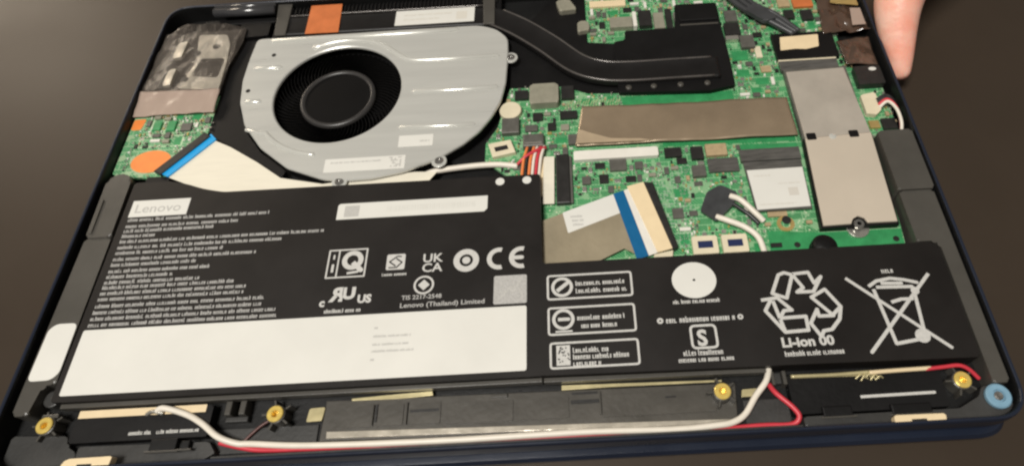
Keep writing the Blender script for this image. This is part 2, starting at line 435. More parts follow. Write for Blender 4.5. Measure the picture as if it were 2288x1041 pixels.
# rows of fine print
rows = [(-17.0, 60), (-20.1, 47.5), (-22.4, 37.2), (-24.9, 13.6), (-27.5, 84.5), (-30.3, 68), (-32.9, 44), (-35.8, 58.6), (-38.4, 34.2), (-41.3, 41),
        (-43.8, 26.6), (-46.3, 38), (-48.6, 52.6), (-51.1, 57.3), (-53.6, 57.3), (-56.6, 65.7), (-59.3, 65.3), (-61.9, 71.7), (-64.5, 72.6)]
for k, (yy, wd) in enumerate(rows):
    bm = bmesh.new(); glyphs(bm, -159.3, yy + .1, 1.75, wd, PZ, 100 + k); add('fine_print', bm, m_printdim, bat)
for yy, wd in ((-71.8, 1.0), (-75.2, 14), (-78.4, 13), (-81.0, 15.5), (-84.2, 1.0)):
    bm = bmesh.new(); glyphs(bm, -47.8, yy, 1.1, wd, ZB + .13, int(-yy)); add('faint_print', bm, m_faint, bat)
# certification marks
def OUT(name, poly, wd, z=PZ, material=m_print):
    bm = bmesh.new(); stroke(bm, list(poly) + [poly[0], poly[1]], wd, z); return add(name, bm, material, bat)
OUT('mark_frame', rect(-70.0, -49.0, -54.8, -36.7), .65)
bm = bmesh.new(); stroke(bm, [(-66.0, -48.6), (-66.0, -37)], .6, PZ); stroke(bm, [(-67.9, -46.6), (-67.9, -43.4)], 1.0, PZ); stroke(bm, [(-67.9, -40.8), (-67.9, -39)], .7, PZ)
add('mark_strip', bm, m_print, bat)
bm = bmesh.new(); ring2d(bm, -60.2, -41.6, 2.3, 4.3, PZ); stroke(bm, [(-60.0, -42.6), (-56.4, -46.2)], 2.0, PZ + .02); stroke(bm, [(-61.8, -47.4), (-57.6, -46.9)], 1.0, PZ + .05)
add('quality_mark', bm, m_print, bat)
bm = bmesh.new()
flat(bm, rnd_poly(rect(-46.4, -47.0, -39.0, -40.0), .8), PZ)
add('square_mark', bm, m_print, bat)
bm = bmesh.new(); stroke(bm, [(-40.5, -41.2), (-42.2, -41.0), (-45.2, -43.4), (-42.8, -45.2)], .55, PZ + .05); stroke(bm, [(-42.6, -42.0), (-40.2, -43.8), (-42.2, -46), (-45.2, -46)], .55, PZ + .05)
add('square_mark_line', bm, m_bat, bat)
bm = bmesh.new(); glyphs(bm, -47.6, -49.6, 1.3, 9.6, PZ, 5); add('fine_print', bm, m_print, bat)
TXT('approval_mark', 'UK', -32.0, -44.4, 5.3, PZ, m_print, bat, bold=.10, sx=1.1)
TXT('approval_mark', 'CA', -32.0, -48.7, 5.3, PZ, m_print, bat, bold=.10, sx=1.1)
bm = bmesh.new(); ring2d(bm, -14.5, -44.6, 2.7, 5.1, PZ); ring2d(bm, -14.5, -44.6, 0.0, 1.6, PZ); add('round_mark', bm, m_print, bat)
bm = bmesh.new(); ring2d(bm, -1.4, -44.6, 3.0, 4.9, PZ, a0=math.radians(75), a1=math.radians(285)); add('conformity_mark', bm, m_print, bat)
bm = bmesh.new(); ring2d(bm, 7.4, -44.6, 3.0, 4.9, PZ, a0=math.radians(75), a1=math.radians(285)); stroke(bm, [(3.6, -44.6), (7.6, -44.6)], 1.7, PZ + .02); add('conformity_mark', bm, m_print, bat)
TXT('recognition_mark', 'R', -61.6, -59.2, 8.0, PZ, m_print, bat, bold=.35, sx=-1.05)
TXT('recognition_mark', 'U', -62.2, -58.4, 6.6, PZ, m_print, bat, bold=.35, sx=1.1)
TXT('recognition_mark', 'c', -70.6, -61.2, 4.6, PZ, m_print, bat, bold=.22)
TXT('recognition_mark', 'US', -56.0, -60.4, 4.6, PZ, m_print, bat, bold=.22)
bm = bmesh.new(); glyphs(bm, -68.2, -64.2, 1.7, 14, PZ, 9); add('fine_print', bm, m_print, bat)
bm = bmesh.new(); ring2d(bm, -30.6, -54.4, 3.2, 4.0, PZ); ring2d(bm, -30.6, -54.4, 0, 2.3, PZ, n=4); add('diamond_mark', bm, m_print, bat)
TXT('permit_print', 'TIS 2217-2548', -38.8, -60.3, 2.5, PZ, m_printdim, bat, bold=.05, sx=1.05)
TXT('maker_print', 'Lenovo (Thailand) Limited', -39.2, -63.6, 2.7, PZ, m_printdim, bat, bold=.05, sx=1.14)
# three framed notices
for (x0, y0, x1, y1), kind in (((17.2, -64.2, 50.4, -53.3), 0), ((17.3, -78.5, 50.5, -66.9), 1), ((17.8, -91.3, 50.7, -80.9), 2)):
    OUT('notice_frame', rnd_poly(rect(x0 + .5, y0 + .5, x1 - .5, y1 - .5), .9, 2), .8)
    cy = (y0 + y1) / 2 + (.6 if kind == 1 else 0)
    bm = bmesh.new()
    if kind < 2:
        ring2d(bm, x0 + 6.0, cy, 3.0, 4.2, PZ)
        stroke(bm, [(x0 + 4.0, cy - (1.6 if kind == 0 else 0)), (x0 + 8.0, cy + (1.6 if kind == 0 else 0))], 1.5 if kind == 0 else 1.3, PZ + .02)
        if kind: stroke(bm, [(x0 + 3, y0 + 1.6), (x0 + 9, y0 + 1.6)], .7, PZ + .02)
    else:
        flat(bm, rect(x0 + 2.6, y0 + 1.4, x0 + 7.6, y1 - 1.4), PZ)
    add('notice_symbol', bm, m_print, bat)
    if kind == 2:
        bm = bmesh.new(); R2 = random.Random(8)
        for _ in range(26):
            a = R2.uniform(x0 + 3, x0 + 7); b = R2.uniform(y0 + 2, y1 - 2.4); flat(bm, rect(a, b, a + .5, b + .5), PZ + .03 + .001 * _)
        add('notice_speckle', bm, m_bat, bat)
        spec_ = [(8.6, 6.6, 12.5), (8.6, 4.1, 20), (8.6, 1.6, 9.5)]
    else:
        spec_ = [(11.2, 6.4, 19), (11.2, 3.2, 19)] if kind == 0 else [(11.2, 6.4, 17.5), (12.6, 3.2, 13)]
    for dx, dy, wd in spec_:
        bm = bmesh.new(); glyphs(bm, x0 + dx, y0 + dy - .7, 2.0, wd, PZ, int(dx * 10 + dy * 7 + kind)); add('fine_print', bm, m_print, bat)
# disc, bar, KC-like frame
bm = bmesh.new(); ring2d(bm, 73.9, -58.9, .55, 8.5, PZ, ry=.9); add('white_disc', bm, m_label, bat)
bm = bmesh.new(); glyphs(bm, 64.8, -68.5, 1.7, 17.2, PZ, 31); add('fine_print', bm, m_print, bat)
bm = bmesh.new(); glyphs(bm, 61.4, -76.0, 2.3, 24.5, PZ, 32); ring2d(bm, 59.2, -74.9, .4, 1.2, PZ, n=12); ring2d(bm, 88.9, -75.0, .4, 1.1, PZ, n=12); add('fine_print', bm, m_print, bat)
OUT('mark_frame', rnd_poly(rect(69.9, -86.2, 79.0, -77.6), 1.6, 3), .9)
TXT('safety_mark', 'S', 71.9, -85.2, 8.4, PZ, m_print, bat, bold=.28, sx=.95)
bm = bmesh.new(); glyphs(bm, 66.2, -88.9, 2.0, 15, PZ, 33); add('fine_print', bm, m_print, bat)
bm = bmesh.new(); glyphs(bm, 64.2, -91.3, 1.8, 19.6, PZ, 34); add('fine_print', bm, m_print, bat)
RECYCLE = [[(102.4, -66.4), (106.2, -58.8), (108.5, -58.0), (111.4, -59.1), (107.4, -68.6), (102.4, -66.4)], [(111.5, -58.8), (117.6, -58.4), (118.9, -63.1), (122.0, -60.5), (117.9, -66.5), (111.7, -66.4), (114.4, -64.7), (111.8, -59.7)], [(116.5, -68.8), (122.2, -65.9), (126.4, -73.2), (122.7, -76.3), (116.5, -68.8)], [(126.4, -73.2), (124.8, -78.1), (121.1, -81.9), (118.0, -82.3), (116.7, -84.5), (114.0, -79.1), (117.5, -73.8), (117.6, -76.5), (122.9, -76.6)], [(97.7, -68.9), (103.8, -68.3), (108.3, -73.5), (105.3, -73.6), (103.2, -76.5), (112.8, -76.3), (112.6, -81.7), (104.1, -82.0), (98.5, -73.2), (101.1, -69.3)], [(102.0, -69.5), (103.2, -76.5), (104.1, -81.7)]]
for grp in ((0, 1), (2, 3), (4, 5)):
    bm = bmesh.new()
    for i in grp: stroke(bm, RECYCLE[i], 1.35, PZ + .01 * i)
    add('recycling_arrow', bm, m_print, bat)
TXT('chemistry_print', 'Li-ion 00', 101.8, -87.6, 5.0, PZ, m_print, bat, bold=.2, sx=1.06)
bm = bmesh.new(); glyphs(bm, 102.2, -91.2, 2.0, 20.5, PZ, 35); add('fine_print', bm, m_print, bat)
BIN = [[(131.0, -61.8), (161.3, -91.1)], [(162.4, -61.8), (133.0, -91.3)], [(138.7, -65.8), (142.2, -63.7), (147.6, -62.9), (152.5, -63.8), (157.0, -65.2)], [(141.4, -66.3), (154.7, -66.8)], [(140.2, -67.0), (142.5, -88.7), (151.8, -87.4)], [(155.0, -67.2), (153.6, -84.5)], [(143.5, -64.8), (151.1, -65.2)], [(145.2, -72.7), (149.1, -71.7), (153.2, -71.8)]]
bm = bmesh.new()
for i, s in enumerate(BIN): stroke(bm, s, 1.3 if i else 1.25, PZ + .03 * i)
flat(bm, circ(152.5, -86.3, 2.7, 20), PZ + .26); flat(bm, circ(155.2, -68.6, 1.6, 14), PZ + .27)
add('crossed_bin_mark', bm, m_print, bat)
bm = bmesh.new(); glyphs(bm, 145.2, -60.6, 2.1, 4.2, PZ, 36); add('fine_print', bm, m_print, bat)
# seam along the pack
P('edge_strip', [(-160, -95.0), (15, -94.9), (15, -93.3), (-160, -93.3)], 13.4, 16.6, m_rail, bat, .3)
P('edge_strip', [(15.5, -95.1), (95, -95.8), (95, -94.3), (15.5, -93.4)], 13.4, 16.6, m_rail, bat, .3)

# ------------------------------------------------------------------ cooling fan
ZF = 18.5
fpoly = [(-127.6, 90.0), (-60, 90.6), (-14, 90.2), (-5.5, 86.6), (0.1, 79.9), (0.4, 68.9), (-0.4, 50), (-2.6, 38.5), (-6.8, 29.0), (-11.8, 21.3), (-18.6, 14.6), (-29.2, 7.4),
         (-44.4, 1.2), (-58, -1.4), (-68, -1.7), (-79.4, -.4), (-96.5, 6.9), (-111.0, 19.2), (-121.3, 33.0), (-126.7, 47.2), (-128.8, 61.7), (-128.6, 76.8)]
FC = Vector((-80.6, 50.2)); FR = 30.3
def fan_plate(bm, poly, hole_r, z0, z1):
    """plate with a round hole: rays from the hole centre"""
    n = 96; out = []; inn = []
    def hit(a):
        d = Vector((math.cos(a), math.sin(a))); best = None
        for i in range(len(poly)):
            p, q = Vector(poly[i - 1]), Vector(poly[i]); e = q - p; den = d.x * e.y - d.y * e.x
            if abs(den) < 1e-9: continue
            wv = p - FC; t = (wv.x * e.y - wv.y * e.x) / den; s = (wv.x * d.y - wv.y * d.x) / den
            if t > 0 and -1e-6 <= s <= 1 + 1e-6: best = t if best is None else max(best, t)
        return FC + d * best
    angs = sorted([2 * math.pi * k / n for k in range(n)] + [math.atan2(p[1] - FC.y, p[0] - FC.x) % (2 * math.pi) for p in poly])
    O = [hit(a) for a in angs]; I = [FC + Vector((math.cos(a), math.sin(a))) * hole_r for a in angs]
    O2 = [o - (o - FC).normalized() * .5 for o in O]
    I2 = [i + (i - FC).normalized() * .5 for i in I]
    I3 = [i - (i - FC).normalized() * .15 for i in I]
    rings = [(O, z0), (O, z1 - .5), (O2, z1), (I2, z1), (I, z1 - .4), (I3, z0 + .2)]
    V = [[bm.verts.new((p.x, p.y, z)) for p in L] for L, z in rings]
    m_ = len(angs)
    for a, b in zip(V, V[1:]):
        for i in range(m_): bm.faces.new((a[i], a[(i + 1) % m_], b[(i + 1) % m_], b[i]))
fpr = rnd_poly(fpoly, [2.5, 0, 4, 3, 3] + [1.5] * 17, 3)
bm = bmesh.new(); fan_plate(bm, fpr, FR, ZF - 1.4, ZF)
fan = add('cooling_fan', bm, m_fan, lap, 'round cooling fan in a pale grey metal housing')
bm = bmesh.new(); prism(bm, [(FC.x + (p[0] - FC.x) * .985, FC.y + (p[1] - FC.y) * .985) for p in fpr], 11.0, 12.0)
add('fan_floor', bm, m_black, fan)
bm = bmesh.new()
NP = len(fpr); base = [(FC.x + (p[0] - FC.x) * .985, FC.y + (p[1] - FC.y) * .985) for p in fpr]
V0 = [bm.verts.new((x, y, 12.0)) for x, y in base]; V1 = [bm.verts.new((x, y, ZF - 1.35)) for x, y in base]
for i in range(NP): bm.faces.new((V0[i], V0[(i + 1) % NP], V1[(i + 1) % NP], V1[i]))
add('fan_wall', bm, m_black, fan)
# rotor
bm = bmesh.new(); HB = Vector((-81.0, 48.6))
nb = 71
for k in range(nb):
    a = 2 * math.pi * k / nb; pts = []
    for t in range(6):
        rr_ = 17 + 13.8 * t / 5; an = a - .42 * (t / 5) ** 1.4
        pts.append((HB.x + rr_ * math.cos(an), HB.y + rr_ * math.sin(an)))
    A = [bm.verts.new((x, y, 12.6)) for x, y in pts]; B = [bm.verts.new((x, y, 15.0)) for x, y in pts]
    A2 = [bm.verts.new((x + .25, y + .25, 12.6)) for x, y in pts]; B2 = [bm.verts.new((x + .25, y + .25, 15.0)) for x, y in pts]
    for i in range(5):
        bm.faces.new((A[i], A[i + 1], B[i + 1], B[i])); bm.faces.new((A2[i], B2[i], B2[i + 1], A2[i + 1])); bm.faces.new((B[i], B[i + 1], B2[i + 1], B2[i]))
add('rotor_blades', bm, m_rotor, fan)
def lathe(bm, cx, cy, prof, n=40, cap=True):
    L = [[bm.verts.new((cx + r * math.cos(2 * math.pi * k / n), cy + r * math.sin(2 * math.pi * k / n), z)) for k in range(n)] for r, z in prof]
    for a, b in zip(L, L[1:]):
        for i in range(n): bm.faces.new((a[i], a[(i + 1) % n], b[(i + 1) % n], b[i]))
    if cap: bm.faces.new(L[-1])
    return bm
bm = lathe(bmesh.new(), HB.x, HB.y, [(17.0, 12.2), (17.0, 15.4), (16.0, 16.2), (14.4, 16.0), (13.5, 16.1), (2, 16.1)], 48)
add('rotor_hub', bm, m_rotor, fan, smooth=True)
bm = lathe(bmesh.new(), HB.x, HB.y, [(18.0, 15.2), (17.9, 16.2), (17.2, 16.8), (16.4, 16.9), (15.7, 16.6), (15.4, 16.1)], 48, False)
add('hub_ring', bm, mat('hub_ring_plastic', (.035, .033, .032), rough=.35), fan, smooth=True)
# pressed ribs
def RIB(pts, wd, label=None):
    bm = bmesh.new(); pts = [Vector(p) for p in pts]
    # bar of trapezoid section along a path, rounded ends
    L = []
    for i, p in enumerate(pts):
        d = (pts[min(i + 1, len(pts) - 1)] - pts[max(i - 1, 0)]).normalized(); nrm = Vector((-d.y, d.x))
        L.append([(p + nrm * wd / 2 * math.cos(t), ZF - .03 + .85 * math.sin(t)) for t in [math.pi * k / 8 for k in range(9)]])
    V = [[bm.verts.new((q.x, q.y, z)) for q, z in l] for l in L]
    for a, b in zip(V, V[1:]):
        for i in range(8): bm.faces.new((a[i], a[i + 1], b[i + 1], b[i]))
    for vv, e in ((V[0], (pts[0] - pts[1]).normalized()), (V[-1], (pts[-1] - pts[-2]).normalized())):
        c = bm.verts.new(((vv[0].co.x + vv[8].co.x) / 2 + e.x * wd * .5, (vv[0].co.y + vv[8].co.y) / 2 + e.y * wd * .5, ZF - .03))
        for i in range(8): bm.faces.new((vv[i], vv[i + 1], c))
    return add('pressed_rib', bm, m_ribm, fan, smooth=True)
def arc(r, a0, a1, n=14): return [(FC.x + r * math.cos(math.radians(a0 + (a1 - a0) * k / n)), FC.y + r * math.sin(math.radians(a0 + (a1 - a0) * k / n))) for k in range(n + 1)]
RIB([(-119, 88.0), (-60, 88.2), (-26, 88.2)], 3.2)
RIB(arc(35.0, 118, 42) + [(-49.5, 69.6), (-45, 68.4), (-38, 68.1), (-4.6, 67.9)], 2.4)
RIB([(-43.6, 47.6), (-4.8, 47.4)], 2.6)
RIB([(-48, 26.0), (-30, 25.7), (-14.6, 25.4)], 2.2)
RIB([(-124, 68.9), (-111.5, 69.0)], 2.3)
RIB([(-123.6, 47.4), (-117.2, 47.2)], 2.6)
RIB([(-119.5, 30.2), (-113.5, 27.6)] + arc(37.2, 218, 262), 2.2)
for x, y in ((-116.6, 77.7), (-124.3, 54.4)):
    P('screw_hole', circ(x, y, 1.1, 14), ZF + .0, ZF + .05, m_black, fan)
sc0 = None
def SCREW(x, y, z, r, parent, material=m_steel, name='screw'):
    bm = lathe(bmesh.new(), x, y, [(r * 1.0, z - 1.0), (r, z), (r * .85, z + .35), (r * .42, z + .4), (r * .36, z - .1)], 18)
    return add(name, bm, material, parent)
for x, y, ta in ((-72.0, -1.9, 0), (-29.2, 6.2, 0), (1.6, 66.8, 0)):
    P('mounting_tab', circ(x, y, 3.4, 18), ZF - 1.3, ZF - .7, m_fan, fan, .2)
    SCREW(x, y, ZF - .4, 2.0, fan)
LABF = dict(parent=fan, z=ZF)
LAB('barcode_label', rect(-79.6, 2.8, -44.0, 10.0), m_label, parent=fan)
LAB('serial_label', rect(-48.0, 14.6, -32.5, 21.0), m_label, parent=fan)
bm = bmesh.new(); R3 = random.Random(5)
for i in range(7):
    for j in range(7):
        if R3.random() < .5: flat(bm, rect(-51.2 + i * .8, 3.9 + j * .8, -50.5 + i * .8, 4.6 + j * .8), ZF + .13)
glyphs(bm, -77, 7.4, 1.0, 22, ZF + .13, 77)
glyphs(bm, -38.4, 17.0, 1.2, 4.4, ZF + .13, 78)
add('label_print', bm, m_faint, fan)

# ------------------------------------------------------------------ rear exhaust and heat pipe
fin = BOX('exhaust_grille', -122, 91.2, -4.0, 114.0, 10.7, 16.2, m_black, lap, .4, label='black exhaust heat exchanger behind the fan')
for k in range(58):
    x = -120.5 + k * 2.0
    if k == 0:
        bm = bmesh.new(); prism(bm, rect(x, 108.4, x + .5, 113.6), 16.2, 17.2, 0); f0 = add('cooling_fin', bm, m_pipe, fin)
    else: copy_part(f0, x + .25, 111.0, 16.2, fin)
def band(pts, wd, z0, z1, crown=.4):
    bm = bmesh.new(); pts = smooth_path([(x, y, 0) for x, y in pts], 8); L = []
    for i, p in enumerate(pts):
        d = (pts[min(i + 1, len(pts) - 1)] - pts[max(i - 1, 0)]).normalized(); n_ = Vector((-d.y, d.x, 0))
        h = wd / 2; prof = [(-h, z0), (-h, z1 - 1.1), (-h + .2, z1 - .45), (-h + .7, z1 - .08), (-h + 1.2, z1), (-h + 1.9, z1 - .05), (-h + 2.5, z1 - .3), (h - 2.5, z1 - .3), (h - 1.9, z1 - .05), (h - 1.2, z1), (h - .7, z1 - .08), (h - .2, z1 - .45), (h, z1 - 1.1), (h, z0)]
        L.append([bm.verts.new((p.x + n_.x * s, p.y + n_.y * s, z)) for s, z in prof])
    for a, b in zip(L, L[1:]):
        for i in range(len(a) - 1): bm.faces.new((a[i], a[i + 1], b[i + 1], b[i]))
    bm.faces.new(L[0]); bm.faces.new(L[-1]); return bm
bm = band([(-119, 99.6), (-60, 99.2), (-20, 98.6), (-6, 96.6), (6, 88), (20, 75), (33, 61.2), (44, 55.4), (57, 53.4), (80, 53.4), (101, 53.4)], 13.4, 14.6, 17.6)
pipe = add('heat_pipe', bm, m_pipe, lap, 'flattened black heat pipe curving from exhaust to processor', smooth=True)
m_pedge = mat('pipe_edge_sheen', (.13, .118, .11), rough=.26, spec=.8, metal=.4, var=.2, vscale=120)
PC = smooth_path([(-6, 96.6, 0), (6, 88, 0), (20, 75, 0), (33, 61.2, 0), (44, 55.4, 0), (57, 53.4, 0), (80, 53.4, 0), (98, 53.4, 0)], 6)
for sd in (-6.0, 6.0):  # added tubes, paler than the pipe, draw highlight lines along its edges
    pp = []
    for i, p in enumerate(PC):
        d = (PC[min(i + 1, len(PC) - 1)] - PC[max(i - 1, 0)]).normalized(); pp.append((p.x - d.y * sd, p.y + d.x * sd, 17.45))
    bm = bmesh.new(); tube(bm, pp, .55, 8, 0); add('pipe_edge_highlight', bm, m_pedge, pipe, smooth=True)
P('copper_tape', [(-104.2, 92.6), (-87.0, 92.4), (-88.0, 113.8), (-104.4, 113.8)], 17.62, 17.74, m_copper, pipe, 0, 'copper orange tape strip across the heat pipe')
P('paper_label', rect(-58.4, 94.4, -17.6, 105.2), 17.62, 17.74, m_label, pipe, 0, 'cream paper label on rear heat pipe')
bm = bmesh.new(); glyphs(bm, -54, 101, 1.6, 24, 17.76, 41); glyphs(bm, -54, 97.6, 1.6, 18, 17.76, 42)
flat(bm, rect(-27, 96.6, -21.4, 102.4), 17.755)
add('label_print', bm, mat('faint_ink_cream', (.66, .63, .56), rough=.5), pipe)
P('strap', [(-122.3, 116.0), (-114.6, 115.6), (-114.0, 92.4), (-119.6, 92.4)], 17.3, 18.2, m_rail, pipe, .3)
P('strap', [(-13.4, 110.0), (-7.2, 109.6), (-6.9, 91.0), (-12.6, 91.2)], 17.3, 18.3, m_rail, pipe, .3)
WIRE('edge_rod', [(-118, 107.2, 17.2), (-60, 107.0, 17.2), (-13, 106.4, 17.2)], .45, m_pedge, pipe)
plate = P('cold_plate', [(52.5, 41.6), (52.5, 75.4), (58, 76.2), (58.4, 82.6), (83.6, 82.6), (85.4, 99.6), (106.6, 99.4), (106.8, 80), (107.4, 60), (107.2, 42.2), (95, 39.6)], 14.2, 15.8, m_black, lap, .35, 'matt black cold plate over the processor', r=.8)
BOX('plate_step', 86.4, 86.5, 105.6, 98.6, 15.82, 16.6, m_black, plate, .4)
bm = bmesh.new(); prism(bm, rect(86.5, 83.6, 105.6, 84.6), 15.82, 16.2, .2); add('plate_edge', bm, m_rail, plate)
for x in (57.4, 69.2, 81.8, 94.4):
    bm = lathe(bmesh.new(), x, 44.2, [(1.5, 15.7), (1.5, 16.3), (1.0, 16.7), (.3, 16.75)], 14); add('rivet', bm, m_rail, plate, smooth=True)

# ------------------------------------------------------------------ main board
ZM = 13.0
bpts = [(39.6, 115.5), (39.6, 79), (52, 77), (52, 52), (1.2, 52), (-4.6, 27), (-9.8, 18), (-9.8, 8.0), (4, -4.0), (15.9, -4.0), (15.9, -47.4), (160.8, -47.4), (161.6, -36), (162.2, 8.2),
        (175.2, 8.4), (175.6, 44), (168, 46), (164, 52), (162.6, 76), (158, 100), (150, 115.5)]
board = P('main_board', bpts, 11.6, ZM, m_pcb, lap, 0, 'green main circuit board crowded with small parts', r=.8)
P('black_insulator', [(0.9, 83.2), (22, 112), (39.4, 112), (39.4, 78.8), (53.4, 76.6), (53.4, 43.6), (38, 44.6), (26, 50.2), (1.0, 50.8)], 13.06, 13.3, m_black, lap, 0, 'black insulating sheet beside the heat pipe')
OCC = []
def occ(x0, y0, x1, y1): OCC.append((min(x0, x1) - .3, min(y0, y1) - .3, max(x0, x1) + .3, max(y0, y1) + .3))
def CH(name, x0, y0, x1, y1, z1, material, bev=.25, r=0.0, label=None, z0=ZM, parent=None):
    occ(x0, y0, x1, y1); x0, x1 = min(x0, x1), max(x0, x1); y0, y1 = min(y0, y1), max(y0, y1)
    return BOX(name, x0, y0, x1, y1, z0, z1, material, parent or board, bev, r, label)
# plain areas of solder mask
def AREA(poly, material=m_pcbplain):
    xs = [p[0] for p in poly]; ys = [p[1] for p in poly]; occ(min(xs), min(ys), max(xs), max(ys))
    return P('bare_mask', poly, ZM + .004, ZM + .03, material, board, 0)
AREA([(54, 35.4), (106, 35.0), (106, 41.0), (54, 41.2)])
AREA([(70, 10.4), (129, 9.4), (129.4, 12.0), (70, 12.8)])
AREA([(107, -47.2), (160.6, -47.2), (161.2, -38.4), (129.6, -38.2), (107.5, -36)])
AREA([(104, 9.0), (129, 8.4), (129.2, 5.6), (104, 5.6)])
# memory shield
bm = patch([(30.8, 12.2, 15.2), (130.0, 11.0, 15.4), (129.4, 33.0, 15.4), (34.8, 34.4, 15.4)], 15.4, 60, 14, 1.1, 4.2, .035)
ram = add('memory_shield', bm, m_ram, lap, 'brownish foil shield over the memory slot', smooth=True)
P('foil_fold', [(31.2, 12.6), (66, 11.9), (60, 13.4), (47, 14.4), (38, 18.2), (33.2, 20.6)], 16.1, 16.25, mat('foil_pale', (.56, .44, .30), rough=.3, metal=.3, bump=.5, bscale=60, var=.15, vscale=60), ram, .05, r=1.2)
P('shield_wall', [(33, 13.2), (128.6, 12.2), (128.2, 32.0), (36, 33.2)], 13.0, 14.6, m_icg, ram, 0)
occ(30.5, 11, 130, 35)
# SSD
ssd = P('ssd_plate', [(131.8, 7.4), (160.9, 8.6), (158.9, -37.0), (147.2, -36.9), (146.2, -34.6), (143.8, -33.4), (141.4, -34.6), (140.4, -37.0), (129.2, -37.2)], 16.0, 16.9, m_ssd, lap, .25, 'warm grey metal heat plate of the storage drive')
P('ssd_plate_upper', [(131.9, 7.6), (160.8, 8.8), (158.9, 48.2), (131.8, 47.4)], 16.0, 16.75, m_ssd2, ssd, .25)
P('ssd_circuit_strip', [(128.4, -38.0), (159.8, -38.0), (161.6, 8.8), (131.0, 7.2)], 13.2, 15.9, m_black, ssd, .1)
BOX('ssd_circuit_strip', 131.2, 8.0, 160.4, 49.8, 13.2, 15.9, m_icg, ssd, .1)
for x, y in ((134.6, 8.2), (153.2, 8.4)):
    P('square_hole', rnd_poly(rect(x - 2.1, y - 1.9, x + 2.1, y + 1.9), .7), 16.9, 16.95, m_black, ssd)
bm = lathe(bmesh.new(), 143.8, 7.6, [(1.6, 16.9), (1.2, 17.05), (.2, 17.15)], 14); add('dimple', bm, m_ribm, ssd, smooth=True)
P('screw_washer', circ(143.8, -37.4, 4.6, 24), 13.2, 14.0, m_silver, ssd, .2)
SCREW(143.8, -36.8, 16.0, 2.2, ssd)
occ(128.4, -42, 162, 50)
CH('drive_connector', 130.4, 49.9, 158.0, 56.0, 15.2, m_greyfilm, .3)
CH('connector_edge', 130.4, 56.1, 158.0, 57.0, 15.0, m_cream, .1)
dc = CH('display_connector', 130.2, 57.2, 160.0, 74.6, 15.4, m_black, .4)
P('gold_sticker', [(132.6, 62.8), (140, 63.4), (145, 62.8), (151.4, 64.2), (152.8, 72.4), (134.0, 71.8)], 15.41, 15.5, m_creamtape, board, 0, 'cream gold sticker on black display connector', r=.6)
# display cable
for off, r in ((0, 1.5), (3.4, 1.4), (6.4, 1.2)):
    WIRE('display_cable', [(110 + off * 1.3, 108 + off * .2, 16.6), (119 + off, 93 + off * .3, 16.8), (129 + off * .8, 84 + off * .6, 16.6), (141 + off * .5, 73.4 + off * .3, 15.6)], r, m_wireg, lap, 'dark grey display cable running to black connector' if off == 0 else None)
P('cable_sleeve', [(119, 90.6), (126.5, 95.0), (135, 83.0), (128, 80.6)], 16.2, 18.4, m_wireg, lap, .8, 'dark grey sleeve over display cable', r=2)
# brown film and parts by the right edge
bm = patch([(155.4, 72.6), (178.6, 72.4), (175.8, 104), (158.2, 104)], 16.0, 26, 26, 2.0, 9.1, .15); add('brown_film', bm, m_kapton, lap, 'crumpled dark brown film by the rear edge', smooth=True)
bm = patch([(161.0, 50.0), (175.6, 49.0), (176.0, 67.4), (160.4, 66.4)], 16.6, 20, 20, 1.1, 3.4, .12); add('brown_film', bm, m_kapton, lap, 'glossy dark brown film patch beside the drive connector', smooth=True)
P('pink_tape', [(169.4, 74.2), (176.0, 74.4), (176.2, 86.0), (171.2, 86.4)], 18.2, 18.3, m_filmp, lap, 0, 'pinkish tape bit on brown film')
P('gold_pad', [(162.6, 91.2), (176.0, 88.0), (175.8, 94.6), (164, 95.2)], 18.0, 18.3, m_gold, lap, .1, 'gold contact strip near the rear edge', r=.6)
CH('black_socket', 163.6, 37.2, 175.8, 48.6, 16.4, m_ic, .4, .6)
P('white_spot', circ(172.0, 46.4, 1.8, 14, 1.1), 16.41, 16.5, m_label, board)
P('side_connector', [(162.8, 31.6), (169.8, 33.0), (170.2, 22.6), (167.0, 19.6), (162.8, 20.6)], ZM, 15.4, m_cream, board, .4, 'cream wire connector at right edge', r=.8); occ(162.5, 19, 170.5, 33.5)
CH('gold_contact', 163.0, 13.2, 167.6, 17.4, 14.2, m_gold, .3)
CH('black_socket', 168.6, 12.0, 174.8, 18.0, 14.6, m_ic, .3)
for (dy, mt) in ((0, m_wirer), (1.5, m_wireb), (3.0, m_wireb), (-1.6, m_wirew)):
    WIRE('side_wire', [(169.5, 25.5 + dy, 15), (172.6, 26.2 + dy * .8, 17.6), (174.9, 22 + dy, 18.0), (175.6, 15 + dy * .7, 17.0), (175.4, 9.5, 14.5)], .75, mt, lap)
# left cluster of the board
bm = bmesh.new(); prism(bm, rnd_poly(rect(10.6, 36.8, 24.2, 49.0), 1.6), ZM, 17.2, .7); add('inductor', bm, m_beige, board, 'large square grey inductor'); occ(10.4, 36.6, 24.4, 49.2)
bm = lathe(bmesh.new(), 1.5, 35.4, [(5.1, ZM), (5.1, 15.2), (4.8, 15.5), (1, 15.5)], 32); add('round_pad', bm, m_cream, board, 'round cream pad near the fan'); occ(-4, 30.4, 6.8, 40.6)
CH('black_module', -2.3, 21.6, 5.7, 30.4, 15.6, m_icg, .4)
bm = bmesh.new(); prism(bm, [(-8.4, 16.2), (1.8, 18.0), (4.2, 10.8), (-6.1, 8.6)], ZM, 15.2, .3); wc = add('cream_socket', bm, m_cream, board, 'cream socket with dark window'); occ(-8.4, 8.4, 4.4, 18.2)
P('socket_core', [(-5.6, 13.9), (0.2, 15.0), (1.0, 12.6), (-4.8, 11.4)], 15.2, 15.25, m_ic, board)
CH('battery_plug', 7.4, 13.0, 16.9, 20.0, 16.0, m_icg, .6)
